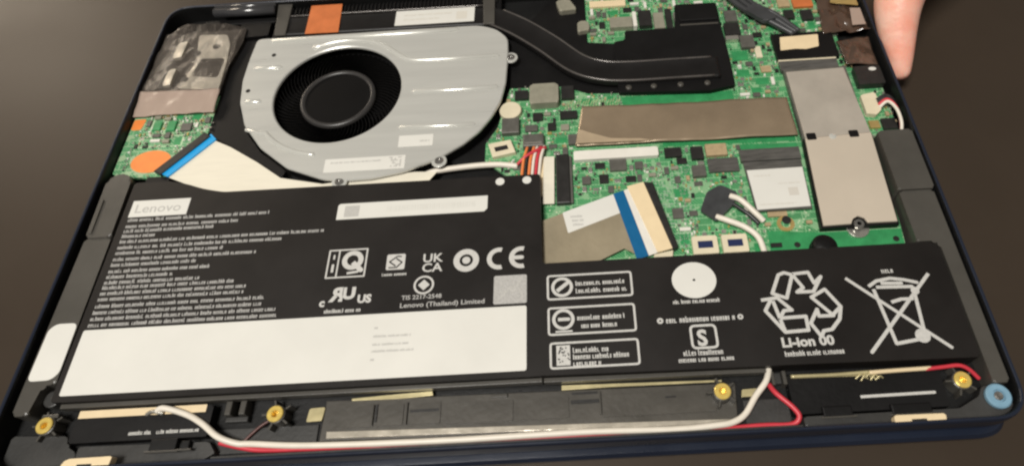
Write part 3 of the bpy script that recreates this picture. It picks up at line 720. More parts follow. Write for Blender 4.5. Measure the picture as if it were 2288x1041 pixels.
bm = bmesh.new(); prism(bm, rect(8.4, 14.2, 16, 15.0), 16.02, 16.2); add('plug_latch', bm, m_silver, board)
for k, mt in enumerate((m_wireo, m_wireb, m_wireo, m_wirew, m_wirer, m_wirew)):
    x = 8.4 + k * 1.5
    WIRE('battery_wire', [(x + 1.0, 13.4, 14.6), (x + .6, 10, 15.9 + .3 * (k % 2)), (x - .4, 5.5, 16.4), (x - 1.2, -1.0, 15.4), (x - 1.6, -6, 14.6)], .7, mt, lap)
WIRE('battery_wire', [(5, 4.0, 14.8), (9, 6.6, 16.8), (14, 9.6, 17.0), (17.6, 11.8, 15.6)], .75, m_wirer, lap, 'red battery wire crossing the others')
# ribbon into vertical black connector
P('power_ribbon', [(16.0, -17.6), (20.8, -17.8), (21.3, 7.2), (16.6, 7.4)], 14.6, 14.8, m_ribbon, lap, 0, 'white flat ribbon beside the battery corner')
P('ribbon_stripe', [(14.2, -12), (16.0, -14), (16.6, 7.4), (13.4, 7.5)], 14.6, 14.78, m_creamtape, lap, 0)
CH('ribbon_connector', 21.8, -18.0, 27.8, 8.0, 15.4, m_ic, .5)
CH('ribbon_connector_edge', 27.9, -17.6, 28.9, 7.2, 14.6, m_icg, .1)
CH('long_white_connector', 29.9, 4.2, 67.3, 9.2, 15.2, m_white, .5, .6)
for a in [(45.4, -2.0, 52.8, 4.0, 14.3, m_icg, 'chip'), (70.1, 3.6, 77.6, 8.6, 14.4, m_ic, 'chip'), (81.6, 1.5, 87.0, 8.3, 14.6, m_ic, 'chip'),
          (88.2, 2.7, 97.4, 9.0, 14.8, m_tan, 'tantalum_capacitor'), (88.2, -5.8, 101.4, 1.4, 14.2, m_greyfilm, 'grey_module'), (3.3, 42.6, 9.8, 47.8, 14.6, m_ic, 'chip'),
          (25.4, 41.0, 31.4, 48.8, 14.8, m_ic, 'chip'), (11.8, 29.3, 16.4, 33.6, 14.3, m_ic, 'chip'), (24.4, 29.2, 32.4, 33.6, 14.4, m_ic, 'chip'), (27.8, 13.8, 33.4, 19.4, 14.6, m_icg, 'chip'),
          (33.0, -8.2, 36.8, -4.2, 14.2, m_icg, 'chip'), (80.9, -8.0, 86.6, -2.2, 15.0, m_icg, 'electrolytic_capacitor'), (40.5, -8, 44.5, -3.5, 14.0, m_ic, 'chip'), (56.5, -1.5, 60, 2.4, 14.0, m_icg, 'chip'),
          (51.4, 85.8, 62.8, 93.1, 15.6, m_beige, 'inductor'), (63.2, 85.5, 65.1, 96.1, 16.0, m_white, 'white_bar'), (66.2, 86.0, 72.8, 97.3, 15.4, m_ic, 'chip'),
          (73.8, 83.6, 79.0, 95.0, 15.4, m_beige, 'inductor'), (80.0, 81.0, 83.2, 97.6, 15.2, m_ic, 'slim_chip'), (84.0, 81.2, 85.2, 94.2, 15.6, m_silver, 'metal_bar'),
          (41.8, 103.4, 60.6, 108.0, 14.2, m_creamtape, 'tape_strip'), (108.2, 75.8, 115.8, 84.2, 15.4, m_ic, 'chip'), (114.6, 67.0, 121.4, 75.4, 15.0, m_icg, 'chip'),
          (107.8, 72.6, 114.2, 75.4, 15.2, m_silver, 'metal_bar'), (121, 60.9, 124, 68.3, 13.8, m_cream, 'solder_pad'), (121.6, 51.2, 126.4, 55.2, 13.7, m_tan, 'solder_pad'), (109.6, 60, 117, 66, 13.5, m_pcbplain, 'raised_pad'),
          (110, 86.4, 116.2, 94.5, 14.4, m_icg, 'chip'), (140, 86, 145, 92, 14.6, m_ic, 'chip'), (146, 94, 156, 100.5, 14.4, m_copper, 'copper_pad'), (138.5, 95, 144.5, 101.0, 14.3, m_tan, 'tantalum_capacitor'), (148.4, 84.4, 154.2, 91.6, 14.4, m_ic, 'chip'),
          (70, -28, 74.5, -23, 14.0, m_icg, 'chip'), (109, -29.8, 117, -27.6, 14.0, m_tan, 'contact_row'), (36, 12.8, 37, 20, 13.6, m_icg, 'chip'),
          (18.6, 23, 22.4, 27.4, 14.0, m_ic, 'chip'), (24.6, 22.6, 28.4, 26, 14.0, m_beige, 'inductor'), (8.2, 23, 14, 26.6, 14.2, m_icg, 'chip')]:
    CH(a[6], *a[:4], a[4], a[5], .2, .2)
bm = bmesh.new(); prism(bm, rnd_poly([(24.2, 108), (31, 109.4), (35.2, 100.6), (26.2, 99.8)], 1.6), 13.3, 16.0, .6); add('grey_clip', bm, m_beige, lap, 'grey metal clip on black insulator')
bm = bmesh.new(); prism(bm, rnd_poly([(34.8, 84.2), (41, 85.2), (40.6, 92.0), (35.0, 92.0)], 1.6), 13.3, 15.6, .6); add('grey_clip', bm, m_beige, lap, 'grey metal clip beside the cold plate')
# wireless card
wf = P('wireless_card', [(103.2, -2.0), (128.3, -2.2), (127.5, -27.4), (104.4, -27.4)], 14.0, 14.9, m_greyfilm, lap, .2, 'wireless card with a white label')
LAB('white_label', [(104.0, -6.6), (127.9, -6.4), (127.0, -26.4), (104.9, -26.8)], m_label, 14.9, .1, parent=wf)
bm = bmesh.new(); glyphs(bm, 106.4, -10.2, .9, 7, 15.03, 51); glyphs(bm, 106.4, -24.8, .9, 15, 15.03, 52); flat(bm, rect(119.5, -20.6, 123.6, -16.6), 15.03); glyphs(bm, 116, -14.6, .8, 9, 15.03, 54)
add('label_print', bm, mat('faint_ink_wifi', (.62, .59, .53), rough=.5), wf)
occ(102.4, -31, 129, 5)
CH('card_slot', 102.6, -1.6, 128.8, 4.8, 15.0, m_greyfilm, .3)
bm = bmesh.new(); prism(bm, rnd_poly([(85.2, -17.0), (91.4, -13.6), (98.2, -18.2), (95.0, -24.2), (87.2, -31.6), (81.2, -26.0)], 1.2), 15.0, 15.8, .35)
add('black_tape', bm, m_wireg, lap, 'crumpled black tape over antenna wire ends'); occ(81, -32, 98, -13.4)
WIRE('antenna_wire', [(94.6, -19.6, 15.6), (98.4, -22.4, 16.4), (103.8, -28.6, 15.2), (106.8, -31.8, 13.9)], 1.25, m_wirew, lap, 'short white antenna wire beside the wireless card')
WIRE('antenna_wire', [(87.4, -29.2, 15.4), (92, -32, 16.2), (98.2, -35.4, 16.0), (102.6, -40.4, 15.8), (104.0, -48, 15.2)], 1.25, m_wirew, lap, 'white antenna wire bending down to the battery')
WIRE('antenna_wire', [(94.8, -22.6, 15.0), (100.6, -28.4, 15.0), (104.6, -33, 14.0)], .9, m_wireb, lap, 'thin black antenna wire between the white ones')
for x0 in (76.0, 88.0):
    s = CH('wire_socket', x0, -46.0, x0 + 10.2, -37.8, 15.2, m_cream, .4, .5)
    P('socket_core', rect(x0 + 2.2, -43.4, x0 + 8.2, -40.2), 15.2, 15.26, m_darkblue, board)
    P('socket_foot', rect(x0 + 2.2, -46.8, x0 + 8.0, -46.0), ZM, 14.2, m_silver, board)
bm = lathe(bmesh.new(), 115.6, -33.2, [(3.6, ZM), (3.6, 13.5), (2.0, 13.6), (1.8, 12.4)], 22); add('gold_screw_ring', bm, m_gold, board); occ(111, -37, 120, -29)
P('screw_hole', circ(116.2, -31.6, 1.9, 16), 13.61, 13.66, m_ic, board)
for x, y in ((118.3, -43.2), (158, -43)): P('board_hole', circ(x, y, 1.3, 14), ZM + .03, ZM + .06, m_ic, board)
CH('board_tab', 107.5, -44.0, 112, -42.2, 14, m_ic, .2)
bm = lathe(bmesh.new(), 127.4, -46.4, [(5.2, 13), (5.0, 17.0), (3.8, 18.4), (1, 18.6)], 24); add('black_bump', bm, m_black, lap, 'black rubber bump at the battery edge', smooth=True)
# keyboard ribbon
kr = P('keyboard_ribbon', [(15.8, -26.2), (46.8, -14.8), (54.4, -45.4), (48.5, -41.6), (36, -47.6), (15.8, -47.6)], 15.1, 15.3, m_ribgold, lap, 0, 'silvery flat ribbon with white patch and blue stripe')
P('white_patch', [(24.2, -22.9), (46.8, -14.8), (49.4, -24.2), (26.2, -33.0)], 15.31, 15.4, m_label, kr, 0, r=.6)
bm = bmesh.new(); glyphs(bm, 27.4, -25.6, 1.2, 5, 15.43, 61); glyphs(bm, 28.0, -27.6, 1.2, 5, 15.43, 62); glyphs(bm, 28.4, -29.6, 1.2, 4, 15.43, 63); add('patch_print', bm, m_faint, kr)
P('blue_stripe', [(45.9, -15.0), (50.4, -13.6), (58.0, -45.6), (53.2, -47.0)], 15.32, 15.5, m_blue, kr, 0)
P('white_stripe', [(50.5, -13.6), (53.6, -12.2), (61.6, -44.4), (58.1, -45.6)], 15.1, 15.45, m_white, kr, 0)
P('cream_stripe', [(52.0, -11.6), (59.2, -9.9), (67.8, -42.9), (61.7, -44.4)], 15.1, 15.7, m_creamtape, kr, .1)
P('keyboard_connector', [(59.4, -9.8), (63.2, -10.6), (70.2, -42.4), (68.0, -43.6)], ZM, 16.0, m_ic, board, .4)
P('connector_foot', [(60.4, -44.6), (68.2, -43.2), (67.6, -46.4), (59.6, -47.0)], ZM, 14.8, m_cream, board, .3)
occ(15.8, -47.4, 58, -14); occ(50, -47, 71, -9.6)
# under-fan white cable
WIRE('white_cable', [(-36, 2.0, 13.6), (-31, 3.6, 14.0), (-16.2, 4.9, 14.2), (-4, 5.0, 14.2), (5, 3.6, 14.0)], 1.35, m_wirew, lap, 'white cable between fan and battery')

# via field by the keyboard connector and the pin row under the cold plate
RV = random.Random(12); bm = bmesh.new()
for i in range(17):
    for j_ in range(26):
        x = 60.5 + i * 1.45 + RV.uniform(-.35, .35); y = -41 + j_ * 1.6 + RV.uniform(-.4, .4)
        if RV.random() < .3 or (x < 72 and y < -8 - (x - 60) * -.0 and x < 63 + (-10 - y) * .24) or (x > 80 and -33 < y < -12): continue
        ring2d(bm, x, y, .22, RV.uniform(.42, .62), ZM + .05, n=7)
add('solder_vias', bm, mat('via_solder', (.45, .60, .44), rough=.3, metal=.3), board, kind='stuff')
bm = bmesh.new()
for i in range(20):
    x = 27 + i * 1.3; y0 = 37.2 + (i % 3) * .5
    prism(bm, [(x, y0), (x + .45, y0), (x + 1.5, y0 + 2.6), (x + 1.05, y0 + 2.6)], ZM, ZM + .5); prism(bm, rect(x, y0 - 1.6, x + .6, y0 - .6), ZM, ZM + .4)
add('solder_pins', bm, mat('pin_solder', (.50, .62, .34), rough=.3, metal=.3), board, kind='stuff')
# small parts: far too many to count, one part
def inside(x, y, poly):
    c = False
    for i in range(len(poly)):
        (x0, y0), (x1, y1) = poly[i - 1], poly[i]
        if (y0 > y) != (y1 > y) and x < (x1 - x0) * (y - y0) / (y1 - y0) + x0: c = not c
    return c
black_ins = [(0, 83.2), (22, 113), (39.8, 113), (39.8, 78.8), (52.4, 76.8), (52.6, 43), (26, 44), (25, 50.2), (0.5, 50.8)]
cold = [(52, 40), (52, 83), (84, 83), (85, 100), (107, 100), (107.6, 41)]
smd_mats = [m_tan, m_silver, m_ic, m_white, m_gold, m_icg]
def smd(parent, poly, n, seed, zb, blocks=(), x0=-10, x1=176, y0=-47, y1=115):
    R = random.Random(seed); bm = bmesh.new(); k = 0; tries = 0; taken = list(OCC)
    while k < n and tries < n * 14:
        tries += 1
        x, y = R.uniform(x0, x1), R.uniform(y0, y1)
        if not inside(x, y, poly) or any(inside(x, y, b) for b in blocks): continue
        big = R.random() < .16
        l, wd = (R.uniform(1.5, 2.6), R.uniform(.9, 1.8)) if big else (R.uniform(.8, 1.5), R.uniform(.45, .75))
        if R.random() < .5: l, wd = wd, l
        if any(a < x + l and x < c and b < y + wd and y < d for a, b, c, d in taken[-500:] ): continue
        if any(a < x + l and x < c and b < y + wd and y < d for a, b, c, d in OCC): continue
        h = R.uniform(.35, .9)
        mi = R.choice((0, 0, 1, 1, 1, 2, 3, 3, 4, 5))
        if mi in (0, 2, 5) and l > wd:   # body with two silver ends
            prism(bm, rect(x + l * .2, y, x + l * .8, y + wd), zb, zb + h, 0, mi=mi)
            prism(bm, rect(x, y - .01, x + l * .2, y + wd + .01), zb, zb + h + .02, 0, mi=1); prism(bm, rect(x + l * .8, y - .01, x + l, y + wd + .01), zb, zb + h + .02, 0, mi=1)
        else: prism(bm, rect(x, y, x + l, y + wd), zb, zb + h, 0, mi=mi)
        taken.append((x - .2, y - .2, x + l + .2, y + wd + .2)); k += 1
    o = add('small_components', bm, None, parent, mats=smd_mats, kind='stuff'); return o
MID = {}
def midchips(parent, poly, n, seed, zb, blocks, x0, x1, y0, y1):
    R = random.Random(seed); k = t = 0
    kinds = [('bare_pad', 6.0, 4.0, .05, m_pcbplain), ('chip', 3.4, 2.4, .9, m_icg), ('chip', 4.4, 3.0, .9, m_ic), ('resistor', 2.4, 1.4, .6, m_ic), ('capacitor', 2.4, 1.5, 1.0, m_tan), ('capacitor', 3.2, 1.7, 1.2, m_beige),
             ('test_pad', 1.9, 1.9, .12, m_silver), ('connector', 4.6, 1.5, 1.0, m_white), ('crystal', 2.8, 1.8, .8, m_silver), ('chip', 2.0, 3.6, .8, m_icg), ('bare_pad', 4.6, 3.2, .05, m_pcbplain), ('bare_pad', 3.0, 5.2, .05, m_pcbplain)]
    while k < n and t < n * 60:
        t += 1; nm, l, wd, h, mt = R.choice(kinds); sw = R.random() < .45
        if sw: l, wd = wd, l
        x, y = round(R.uniform(x0, x1), 0), round(R.uniform(y0, y1), 0)
        cs = [(x, y), (x + l, y), (x, y + wd), (x + l, y + wd)]
        if not all(inside(*c, poly) for c in cs) or any(inside(*c, b) for b in blocks for c in cs): continue
        if any(a < x + l + .3 and x - .3 < c and b < y + wd + .3 and y - .3 < d for a, b, c, d in OCC): continue
        occ(x, y, x + l, y + wd); key = (nm, l, wd, mt.name)
        if key in MID: copy_part(MID[key], x + l / 2, y + wd / 2, zb, parent)
        else: MID[key] = BOX(nm, x, y, x + l, y + wd, zb, zb + h, mt, parent, .12 if h > .2 else 0)
        k += 1
midchips(board, bpts, 170, 4, ZM, (black_ins, cold), -10, 176, -47, 112)
smd(board, [(p[0], p[1]) for p in bpts], 620, 21, ZM, (black_ins, cold))

# ------------------------------------------------------------------ left io board and bracket (mounted 2.2 mm higher than the main board)
N_BEFORE = set(bpy.data.objects.keys())
io_poly = [(-179.4, 13), (-179.4, 58), (-141.2, 58), (-141.2, 33.6), (-146, 27), (-152.5, 8.4), (-160, 8.2), (-163.6, 9.8), (-166, 10.4), (-172, 9.6)]
io = P('io_board', io_poly, 12.0, 13.4, m_pcb2, lap, 0, 'small green side circuit board with orange pads', r=.6)
ZI = 13.4; OCC = []
P('orange_pad', circ(-163.6, 19.0, 9.2, 30, 6.4), ZI, ZI + .1, m_orange, io, 0, 'round orange pad')
P('orange_pad', [(-179.2, 38.4), (-174.4, 38.4), (-173.4, 45.0), (-179.2, 45.0)], ZI, ZI + .1, m_orange, io, 0, r=1.2)
occ(-173, 12, -154, 26); occ(-180, 38, -173, 45.4)
OUTL = bmesh.new(); stroke(OUTL, rect(-172.6, 27.6, -152.2, 33.8) + [(-172.6, 27.6)], .55, ZI + .03); stroke(OUTL, [(-169.6, 35.2), (-169.4, 45.6), (-163, 46.4), (-162.6, 35.4), (-169.6, 35.2)], .5, ZI + .03)
add('board_outline_print', OUTL, mat('silkscreen', (.55, .70, .46), rough=.5), io)
for a in ((-161.4, 36.2, -157.4, 42.2), (-154.6, 35.8, -149.6, 40.4), (-168.2, 37, -164.4, 42)): CH('chip', *a, 14.4, m_icg if a[0] > -160 else m_pcbplain, .2, z0=ZI, parent=io)
occ(-160, 8, -137, 33) if False else None
midchips(io, io_poly, 16, 9, ZI, ([(-161, 12), (-158, 10), (-136, 33), (-142, 36)],), -176, -142, 26, 46)
smd(io, io_poly, 110, 5, ZI, ([(-161, 12), (-158, 10), (-136, 33), (-142, 36)],), -176, -141, 10, 47)
P('ribbon_connector', [(-159.2, 12.0), (-155.6, 9.8), (-138.2, 30.8), (-141.6, 33.4)], ZI, 15.4, m_ic, io, .5)
P('white_ribbon', [(-151.6, 7.8), (-135.2, 27.2), (-126.2, 22.4), (-112, 12.8), (-99.4, 3.2), (-80, -1.4), (-40, 2.2), (-30, 1.6), (-34, -4.0), (-100, -4.0), (-121, -4.0), (-132, -1.2), (-141, 2.8)], 16.0, 16.2, m_ribbon, lap, 0, 'wide white flat ribbon running under the fan')
P('blue_stripe', [(-154.2, 9.2), (-150.2, 7.0), (-133.6, 27.0), (-136.8, 30.4)], 16.22, 16.9, m_bluelt, lap, 0, 'bright blue stripe at the ribbon end')
P('battery_tab', [(-160.5, 3.6), (-149, 3.6), (-150, 8.2), (-156, 7.6), (-160.5, 8.4)], 11, 16.0, m_black, lap, .4)
# hinge bracket under film
brk = P('hinge_bracket', [(-180.6, 61), (-180.0, 100), (-173, 110.0), (-150, 108.4), (-138.2, 104), (-138.0, 93), (-141.4, 76), (-141.4, 58.4), (-180.6, 58.4)], 12.0, 14.2, m_bracket, lap, .4, 'dark metal hinge bracket under clear film', r=1.5)
P('bracket_plate', [(-162.6, 62.6), (-142.2, 60.2), (-142.6, 79), (-144, 92), (-147, 99), (-162, 100), (-158.4, 80)], 14.2, 14.9, m_bracketl, brk, .3, r=1.2)
P('bracket_plate', [(-158, 70.5), (-144.6, 68.5), (-144.0, 81.5), (-156.6, 82.0)], 14.91, 15.2, m_bracket, brk, .2, r=1.6)
for q in ([(-170.6, 82.6), (-166.4, 83.6), (-165.8, 94.6), (-170.4, 93.6)], [(-170.4, 64.0), (-166.8, 64.4), (-166.4, 75.4), (-170.0, 74.6)]):
    P('bracket_lug', q, 14.2, 16.0, m_bracketl, brk, .5, r=.8)
    P('bracket_slot', [(x - 3.2, y - .5) for x, y in q], 14.21, 14.4, m_ic, brk, 0, r=.8)
for x, y in ((-159.4, 86.2), (-150.6, 90.6), (-161, 68.4)): P('bracket_hole', circ(x, y, 1.9, 16), 14.95, 15.0, m_ic, brk)
bm = patch([(-180.4, 60.5, 15.2), (-141.0, 59.6, 15.6), (-139.0, 101.0, 16.4), (-179.0, 101.0, 15.6)], 16, 34, 40, .9, 1.7, .11); add('clear_film', bm, m_film, lap, 'crinkled clear plastic film over the hinge bracket', smooth=True)
bm = patch([(-180.6, 46.6, 14.0), (-141.2, 46.4, 14.6), (-141.0, 60.4, 15.6), (-180.4, 61.2, 15.6)], 16, 34, 14, .5, 6.3, .13); add('pinkish_film', bm, m_filmp, lap, 'pinkish translucent tape band above the side board', smooth=True)
for o_ in [o for o in bpy.data.objects if o.name not in N_BEFORE and o.parent is lap and o.name.split('.')[0] in ('io_board', 'hinge_bracket', 'clear_film', 'pinkish_film')]:
    up_ = 2.2 if o_.name.startswith('io') else 3.3
    k_ = .990 if up_ < 3 else .985; l_ = o_.location
    o_.location = (34.7 * MM + (l_.x - 34.7 * MM) * k_, -165.5 * MM + (l_.y + 165.5 * MM) * k_, l_.z + up_ * MM); o_.scale = (k_, k_, 1)
# hinge cover and black frame round the fan
hc = bmesh.new(); tube(hc, [(-154.6, 111.4, 18.6), (-122.8, 111.0, 18.6)], 2.4, 20, 0); tube(hc, [(-154.9, 115.2, 18.9), (-122.9, 114.8, 18.9)], 1.5, 20, 0)
hinge = add('hinge_cover', hc, mat('hinge_gloss', (.045, .045, .048), rough=.2, spec=.9, var=.15, vscale=100), lap, 'glossy black hinge barrel at the rear left corner', smooth=True)
BOX('hinge_block', -160, 104.6, -122.6, 108.4, 11, 16.4, m_black, lap, .6)
P('fan_frame', [(-139.6, 57.8), (-137.4, 92.0), (-128, 93.5), (-129.6, 76), (-130.2, 60), (-127.6, 45), (-121, 31), (-112, 18.8), (-98, 7.2), (-99.8, 4.2), (-112.4, 13.8), (-126.4, 23.4), (-136.6, 29.4), (-139.8, 34)], 11, 15.4, m_black, lap, .5, 'black plastic frame along the left of the fan', r=1.2)
P('fan_frame', [(-137.6, 93.6), (-124, 94.4), (-124, 104.4), (-140, 104.4)], 11, 16.8, m_black, lap, .5, r=1.2)

# ------------------------------------------------------------------ front strip: speakers, touchpad back, wires
def SPK(x0, x1, y0, y1, label):
    s = BOX('speaker', x0, y0, x1, y1, 10.7, 14.9, m_black, lap, .6, .8, label); return s
sl = SPK(-153.8, -104.2, -107.2, -96.0, 'long black speaker at the front left')
P('gold_foil', rect(-153.0, -98.5, -106.6, -95.8), 14.92, 15.1, m_creamtape, sl, 0)
bm = bmesh.new(); glyphs(bm, -132.6, -105.4, 1.5, 8, 14.94, 71); glyphs(bm, -122.6, -105.4, 1.5, 14.6, 14.94, 72); add('speaker_print', bm, m_print, sl)
sr = SPK(102.2, 156.0, -110.8, -96.6, 'long black speaker at the front right')
P('gold_foil', [(104.2, -98.2), (128, -98.6), (128, -97.4), (104.2, -96.8)], 14.92, 15.1, m_yelfoil, sr, 0)
bm = bmesh.new(); stroke(bm, [(126.2, -105.9), (152.0, -105.7)], 1.0, 14.94); add('speaker_line', bm, m_print, sr)
bm = bmesh.new(); tube(bm, [(103.4, -97.6, 15.6), (118, -97.9, 15.9), (131, -97.6, 15.9)], .7); add('speaker_wire', bm, m_yelfoil, sr, smooth=True)
WIRE('speaker_wire', [(131, -97.8, 15.9), (142, -97.5, 15.8), (153, -97.4, 15.9)], .8, m_creamtape, sr)
for k in range(5):
    R4 = random.Random(k)
    WIRE('solder_strand', [(126 + k * 1.7, -100 + R4.uniform(-.6, .6), 15.1), (128 + k * 1.6, -98.8 + R4.uniform(-.6, .6), 16.0), (130.5 + k * 1.3, -99.6 + R4.uniform(-.7, .7), 15.1)], .3, m_yelfoil, sr)
WIRE('red_speaker_wire', [(151, -97.6, 15.8), (157, -97.4, 16.4), (162.5, -97.2, 16.6), (166, -98.6, 15.8), (169.4, -101.6, 14.0)], .75, m_wirer, lap, 'red wire at the right speaker end')
# touchpad back
m_tp = mat('touchpad_panel', (.070, .064, .054), rough=.4, bump=.1, bscale=500, var=.2, vscale=60)
tp = P('touchpad_back', [(-64.6, -110.4), (82.8, -113.4), (84.2, -97.8), (-64.2, -96.2)], 10.7, 12.4, m_tp, lap, .3, 'dark grey back of the touchpad between the front screws')
P('metal_strip', [(-62.2, -107.4), (81.6, -110.6), (81.4, -112.3), (-62.0, -109.8)], 12.5, 13.2, m_bracketl, tp, .3)
for x0, y0, x1, y1 in ((-56, -106.4, -46, -99), (-44.6, -106.4, -35.4, -99), (-33.6, -106.4, -22, -99), (-20, -107, 4, -99.6), (6, -107, 24, -99.6), (36, -107.6, 76, -99.8)):
    BOX('touchpad_panel', x0, y0, x1, y1, 12.41, 12.8, m_tp, tp, .2, .3)
for x0, y0, x1, y1 in ((-33, -102.2, -22.6, -101.2), (24.8, -102.4, 34.8, -101.0), (-45.6, -105, -44.9, -98.6), (58.6, -102, 62.4, -101.4), (25.2, -99, 34.4, -98.2)):
    BOX('touchpad_slot', x0, y0, x1, y1, 12.82, 12.95, m_ic, tp, 0)
for x0, y0, x1, y1 in ((-34.6, -106.4, -33.9, -98.6), (-4, -98.6, 2, -97.4), (34.9, -106.6, 35.6, -98.4), (-46.6, -106, -46.1, -98.8)):
    BOX('touchpad_ridge', x0, y0, x1, y1, 12.5, 13.4, m_rail, tp, .15)
bm = bmesh.new(); prism(bm, [(-54.8, -96.0), (-38, -95.4), (-25.4, -94.9), (-25.0, -96.4), (-36, -97.0), (-54.6, -96.8)], 12.6, 13.2, .2); add('foil_strip', bm, m_yelfoil, lap, 'pale foil sliver under the battery edge')
bm = bmesh.new(); prism(bm, [(21.6, -95.4), (79.4, -96.6), (79.4, -97.3), (40, -97.0), (21.6, -97.2)], 12.6, 13.2, .2); add('foil_strip', bm, m_yelfoil, lap, 'long yellowish foil sliver under the battery edge')
P('foil_tab', [(-70.2, -103.6), (-64.6, -103.4), (-64.0, -98.6), (-69.6, -98.8)], 12.6, 13.0, m_yelfoil, lap, .1, 'small square foil tab beside a brass insert', r=.6)
P('foil_tab', [(85.4, -103.2), (91.0, -103.2), (91.4, -100.4), (86, -100.6)], 12.8, 13.2, m_yelfoil, lap, .1, 'small pale foil tab left of the wire bend', r=.3)
# brass inserts
for x, y in ((-163.0, -100.8), (-80.1, -101.1), (78.4, -101.8), (162.1, -102.4)):
    bm = lathe(bmesh.new(), x, y, [(3.5, 10.8), (3.3, 16.2), (2.9, 16.4)], 20, False)
    for k in range(5):
        a = 2 * math.pi * k / 5 + .6
        d = Vector((math.cos(a), math.sin(a))); n_ = Vector((-d.y, d.x)) * .35
        c = Vector((x, y)); prism(bm, [tuple(c + d * 3.1 + n_), tuple(c + d * 5.4 + n_), tuple(c + d * 5.4 - n_), tuple(c + d * 3.1 - n_)], 10.8, 15.6)
    add('screw_boss', bm, m_rail, tray)
    bm = lathe(bmesh.new(), x, y, [(2.9, 15.8), (2.9, 16.9), (2.6, 17.1), (1.35, 17.1), (1.1, 16.7), (1.1, 14.5)], 24)
    add('brass_insert', bm, m_brass, tray)
bm = lathe(bmesh.new(), 171.6, -108.9, [(4.3, 16.6), (4.3, 17.8), (3.8, 18.3), (2.2, 18.3), (1.9, 17.5), (1.6, 17.5)], 28); add('blue_washer', bm, m_bluewash, tray, 'pale blue rubber washer in the front right corner', smooth=False)
bm = lathe(bmesh.new(), 171.6, -108.9, [(1.6, 16.6), (1.6, 18.0), (1.2, 18.3), (.3, 18.1)], 12); add('washer_screw', bm, m_steel, tray)
# front shelf, hooks and latch plates
P('front_shelf', [(-176, -115.4), (-150.5, -115.4), (-150.5, -110.2), (-154.6, -107.8), (-155.6, -104.2), (-168, -103.6), (-176, -103.2)], 10.7, 13.6, m_tray2, tray, .5, r=1)
P('front_shelf', [(-149.5, -115.4), (-104, -115.4), (-100, -113.0), (-103, -109.0), (-149.5, -108.4)], 10.7, 14.4, m_tray2, tray, .4, r=.6)
P('front_shelf', [(104.6, -115.4), (176.2, -115.4), (176.2, -105), (168, -104.8), (166, -108.2), (158, -112.0), (104.6, -112.0)], 10.7, 16.2, m_tray2, tray, .5, r=1)
BOX('front_ledge', -100, -115.6, 104, -114.6, 10.7, 16.4, m_tray2, tray, .2)
for x0, x1, y0, y1 in ((-122.6, -113.2, -111.6, -107.6), (-111.6, -108.6, -111.4, -108.6), (111.6, 121.6, -112.4, -109.0), (135, 148.6, -112.8, -109.4)):
    BOX('clip_hook', x0, y0, x1, y1, 14.4, 16.6, m_black, tray, .4)
    BOX('clip_lip', x0 - 1.2, y0 - .7, x1 + 1.2, y0 - .05, 15.6, 16.9, m_rail, tray, .2)
P('latch_plate', [(-149.4, -117.0), (-132.6, -116.8), (-132.2, -113.4), (-147.6, -113.6), (-149.0, -114.8)], 17.0, 19.8, m_creamtape, tray, .3, r=.7)
P('latch_plate', [(133.3, -116.8), (150.4, -116.8), (150.8, -114.2), (133.6, -114.0)], 17.0, 19.8, m_creamtape, tray, .3, r=.7)
for x in (-143.6, 139): BOX('latch_notch', x, -116.9, x + 5, -115.6, 19.81, 19.9, m_ic, tray, 0)
# battery lugs
for x0, x1 in ((-99.4, -97.2), (-94.2, -92.0), (96.6, 97.8), (100.6, 102.0)):
    BOX('battery_lug', x0, -100.2, x1, -95.2, 10.7, 15.6, m_rail, tray, .4)
BOX('lug_bridge', -99.8, -102.2, -91.6, -100.3, 10.7, 13.2, m_tray2, tray, .4)
BOX('lug_bridge', 97.9, -99.4, 100.5, -95.4, 10.7, 14.0, m_tray2, tray, .4)
P('corner_boss', circ(-165.6, -90.6, 3.2, 20), 10.7, 15.0, m_tray2, tray, .5)
P('corner_pin', circ(-164.6, -90.4, 1.0, 12), 15.0, 15.8, m_rail, tray, .3)
BOX('corner_tab', -165.8, -98.0, -159.8, -96.6, 12, 16.2, m_rail, tray, .4)
BOX('floor_panel', -102.8, -112.8, -66, -104.2, 10.62, 11.4, m_tray2, tray, .2)
BOX('floor_panel', 86, -112.8, 101.8, -104, 10.62, 11.6, m_tray2, tray, .2)
# speaker cable: white and red along the front
WIRE('white_wire', [(-124.0, -97.6, 15.4), (-121.4, -97.0, 16.2), (-113.2, -98.8, 15.8), (-106.4, -103.0, 15.6), (-99.6, -107.8, 15.2), (-93, -109.8, 14.4), (-87.6, -110.8, 14.2), (-65.2, -112.1, 14.2), (-18.3, -112.9, 14.4), (28.3, -113.0, 14.6), (60, -113.1, 14.6), (74.6, -113.0, 14.6), (80.6, -112.4, 14.6), (85.4, -109.2, 14.8), (90, -103.9, 15.0), (94.4, -98.8, 15.2), (96.4, -94.0, 15.0)], 1.15, m_wirew, lap, 'long white speaker wire along the front edge')
WIRE('red_wire', [(-99.5, -109.3, 13.3), (-91.5, -111.6, 13.0), (-83.2, -112.2, 13.2), (-65.5, -113.3, 13.6), (-48, -113.6, 13.2), (-34.1, -113.7, 13.0), (12.7, -114.0, 13.6), (40, -113.9, 13.0), (70, -114.0, 13.4), (90.0, -113.9, 13.6), (100.6, -113.5, 14.0), (103.6, -111.8, 14.6), (102.2, -108.6, 14.8), (97.4, -102.6, 14.8), (95.8, -99.6, 13.4)], .95, m_wirer, lap, 'red speaker wire beside the white one along the front')
bm = bmesh.new(); tube(bm, [(-128, -98.4, 15.1), (-125.4, -97.6, 15.9), (-121.6, -98.4, 15.5)], .7); add('solder_joint', bm, m_silver, sl, smooth=True)
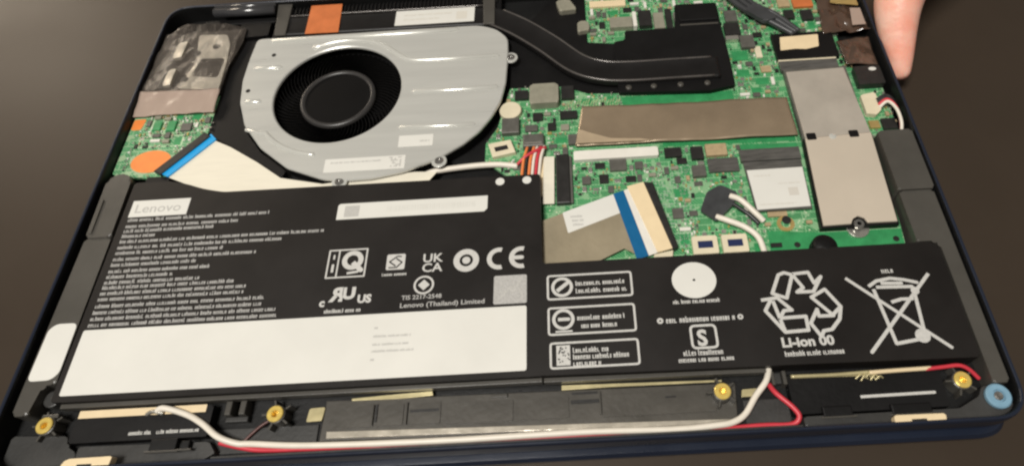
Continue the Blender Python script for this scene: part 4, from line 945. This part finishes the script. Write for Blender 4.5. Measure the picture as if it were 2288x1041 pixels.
WIRE('dark_wire', [(-92, -109.4, 12.2), (-87, -104.6, 12.8), (-82.6, -101.8, 13.0)], .5, mat('wire_maroon', (.09, .025, .02), rough=.4), lap)

# ------------------------------------------------------------------ hand at the rear right edge
def skin_hand():
    J = []; E = []; Rr = []
    def j(p, r, parent=None):
        J.append(Vector(p) * MM); Rr.append(r * MM)
        if parent is not None: E.append((parent, len(J) - 1))
        return len(J) - 1
    palm = j((228, 118, 58), 19)
    wrist = j((262, 150, 74), 21, palm); j((300, 190, 96), 25, wrist)
    k0 = j((212, 103, 50), 15, palm)
    a = j((196, 90, 41), 13.5, k0); b = j((187.0, 77, 32), 12.8, a); b2 = j((186.4, 67, 24.6), 10.2, b); c = j((187.2, 57, 17.8), 7.6, b2); d = j((187.6, 48.5, 12.0), 5.4, c); j((187.8, 44.4, 9.4), 3.4, d)
    for (p1, p2, p3, p4) in (((214, 136, 52), (206, 150, 42), (200, 156, 28), (196, 154, 16)), ((226, 146, 52), (222, 164, 42), (217, 172, 26), (213, 170, 13)),
                             ((240, 150, 52), (240, 170, 42), (237, 179, 26), (233, 178, 13)), ((252, 148, 52), (256, 166, 42), (255, 176, 28), (252, 177, 16))):
        q = j(p1, 10.5, palm); q = j(p2, 9.2, q); q = j(p3, 8.2, q); j(p4, 6.4, q)
    me = bpy.data.meshes.new('person'); me.from_pydata([tuple(v) for v in J], E, [])
    o = bpy.data.objects.new('person', me); COL.objects.link(o)
    s = o.modifiers.new('skin', 'SKIN'); s.use_smooth_shade = True
    for v, r in zip(me.skin_vertices[0].data, Rr): v.radius = (r, r)
    me.skin_vertices[0].data[0].use_root = True
    ss = o.modifiers.new('sub', 'SUBSURF'); ss.levels = 3; ss.render_levels = 3
    bpy.context.view_layer.update()
    m2 = bpy.data.meshes.new_from_object(o.evaluated_get(bpy.context.evaluated_depsgraph_get()))
    bpy.data.objects.remove(o); bpy.data.meshes.remove(me)
    m2.name = 'person'
    for p in m2.polygons: p.use_smooth = True
    m2.materials.clear(); m2.materials.append(m_skin)
    o = bpy.data.objects.new('person', m2); COL.objects.link(o)
    o['label'] = 'bare hand with one fingertip pressed to the rear right edge'; o['category'] = 'person'
    return o
skin_hand()
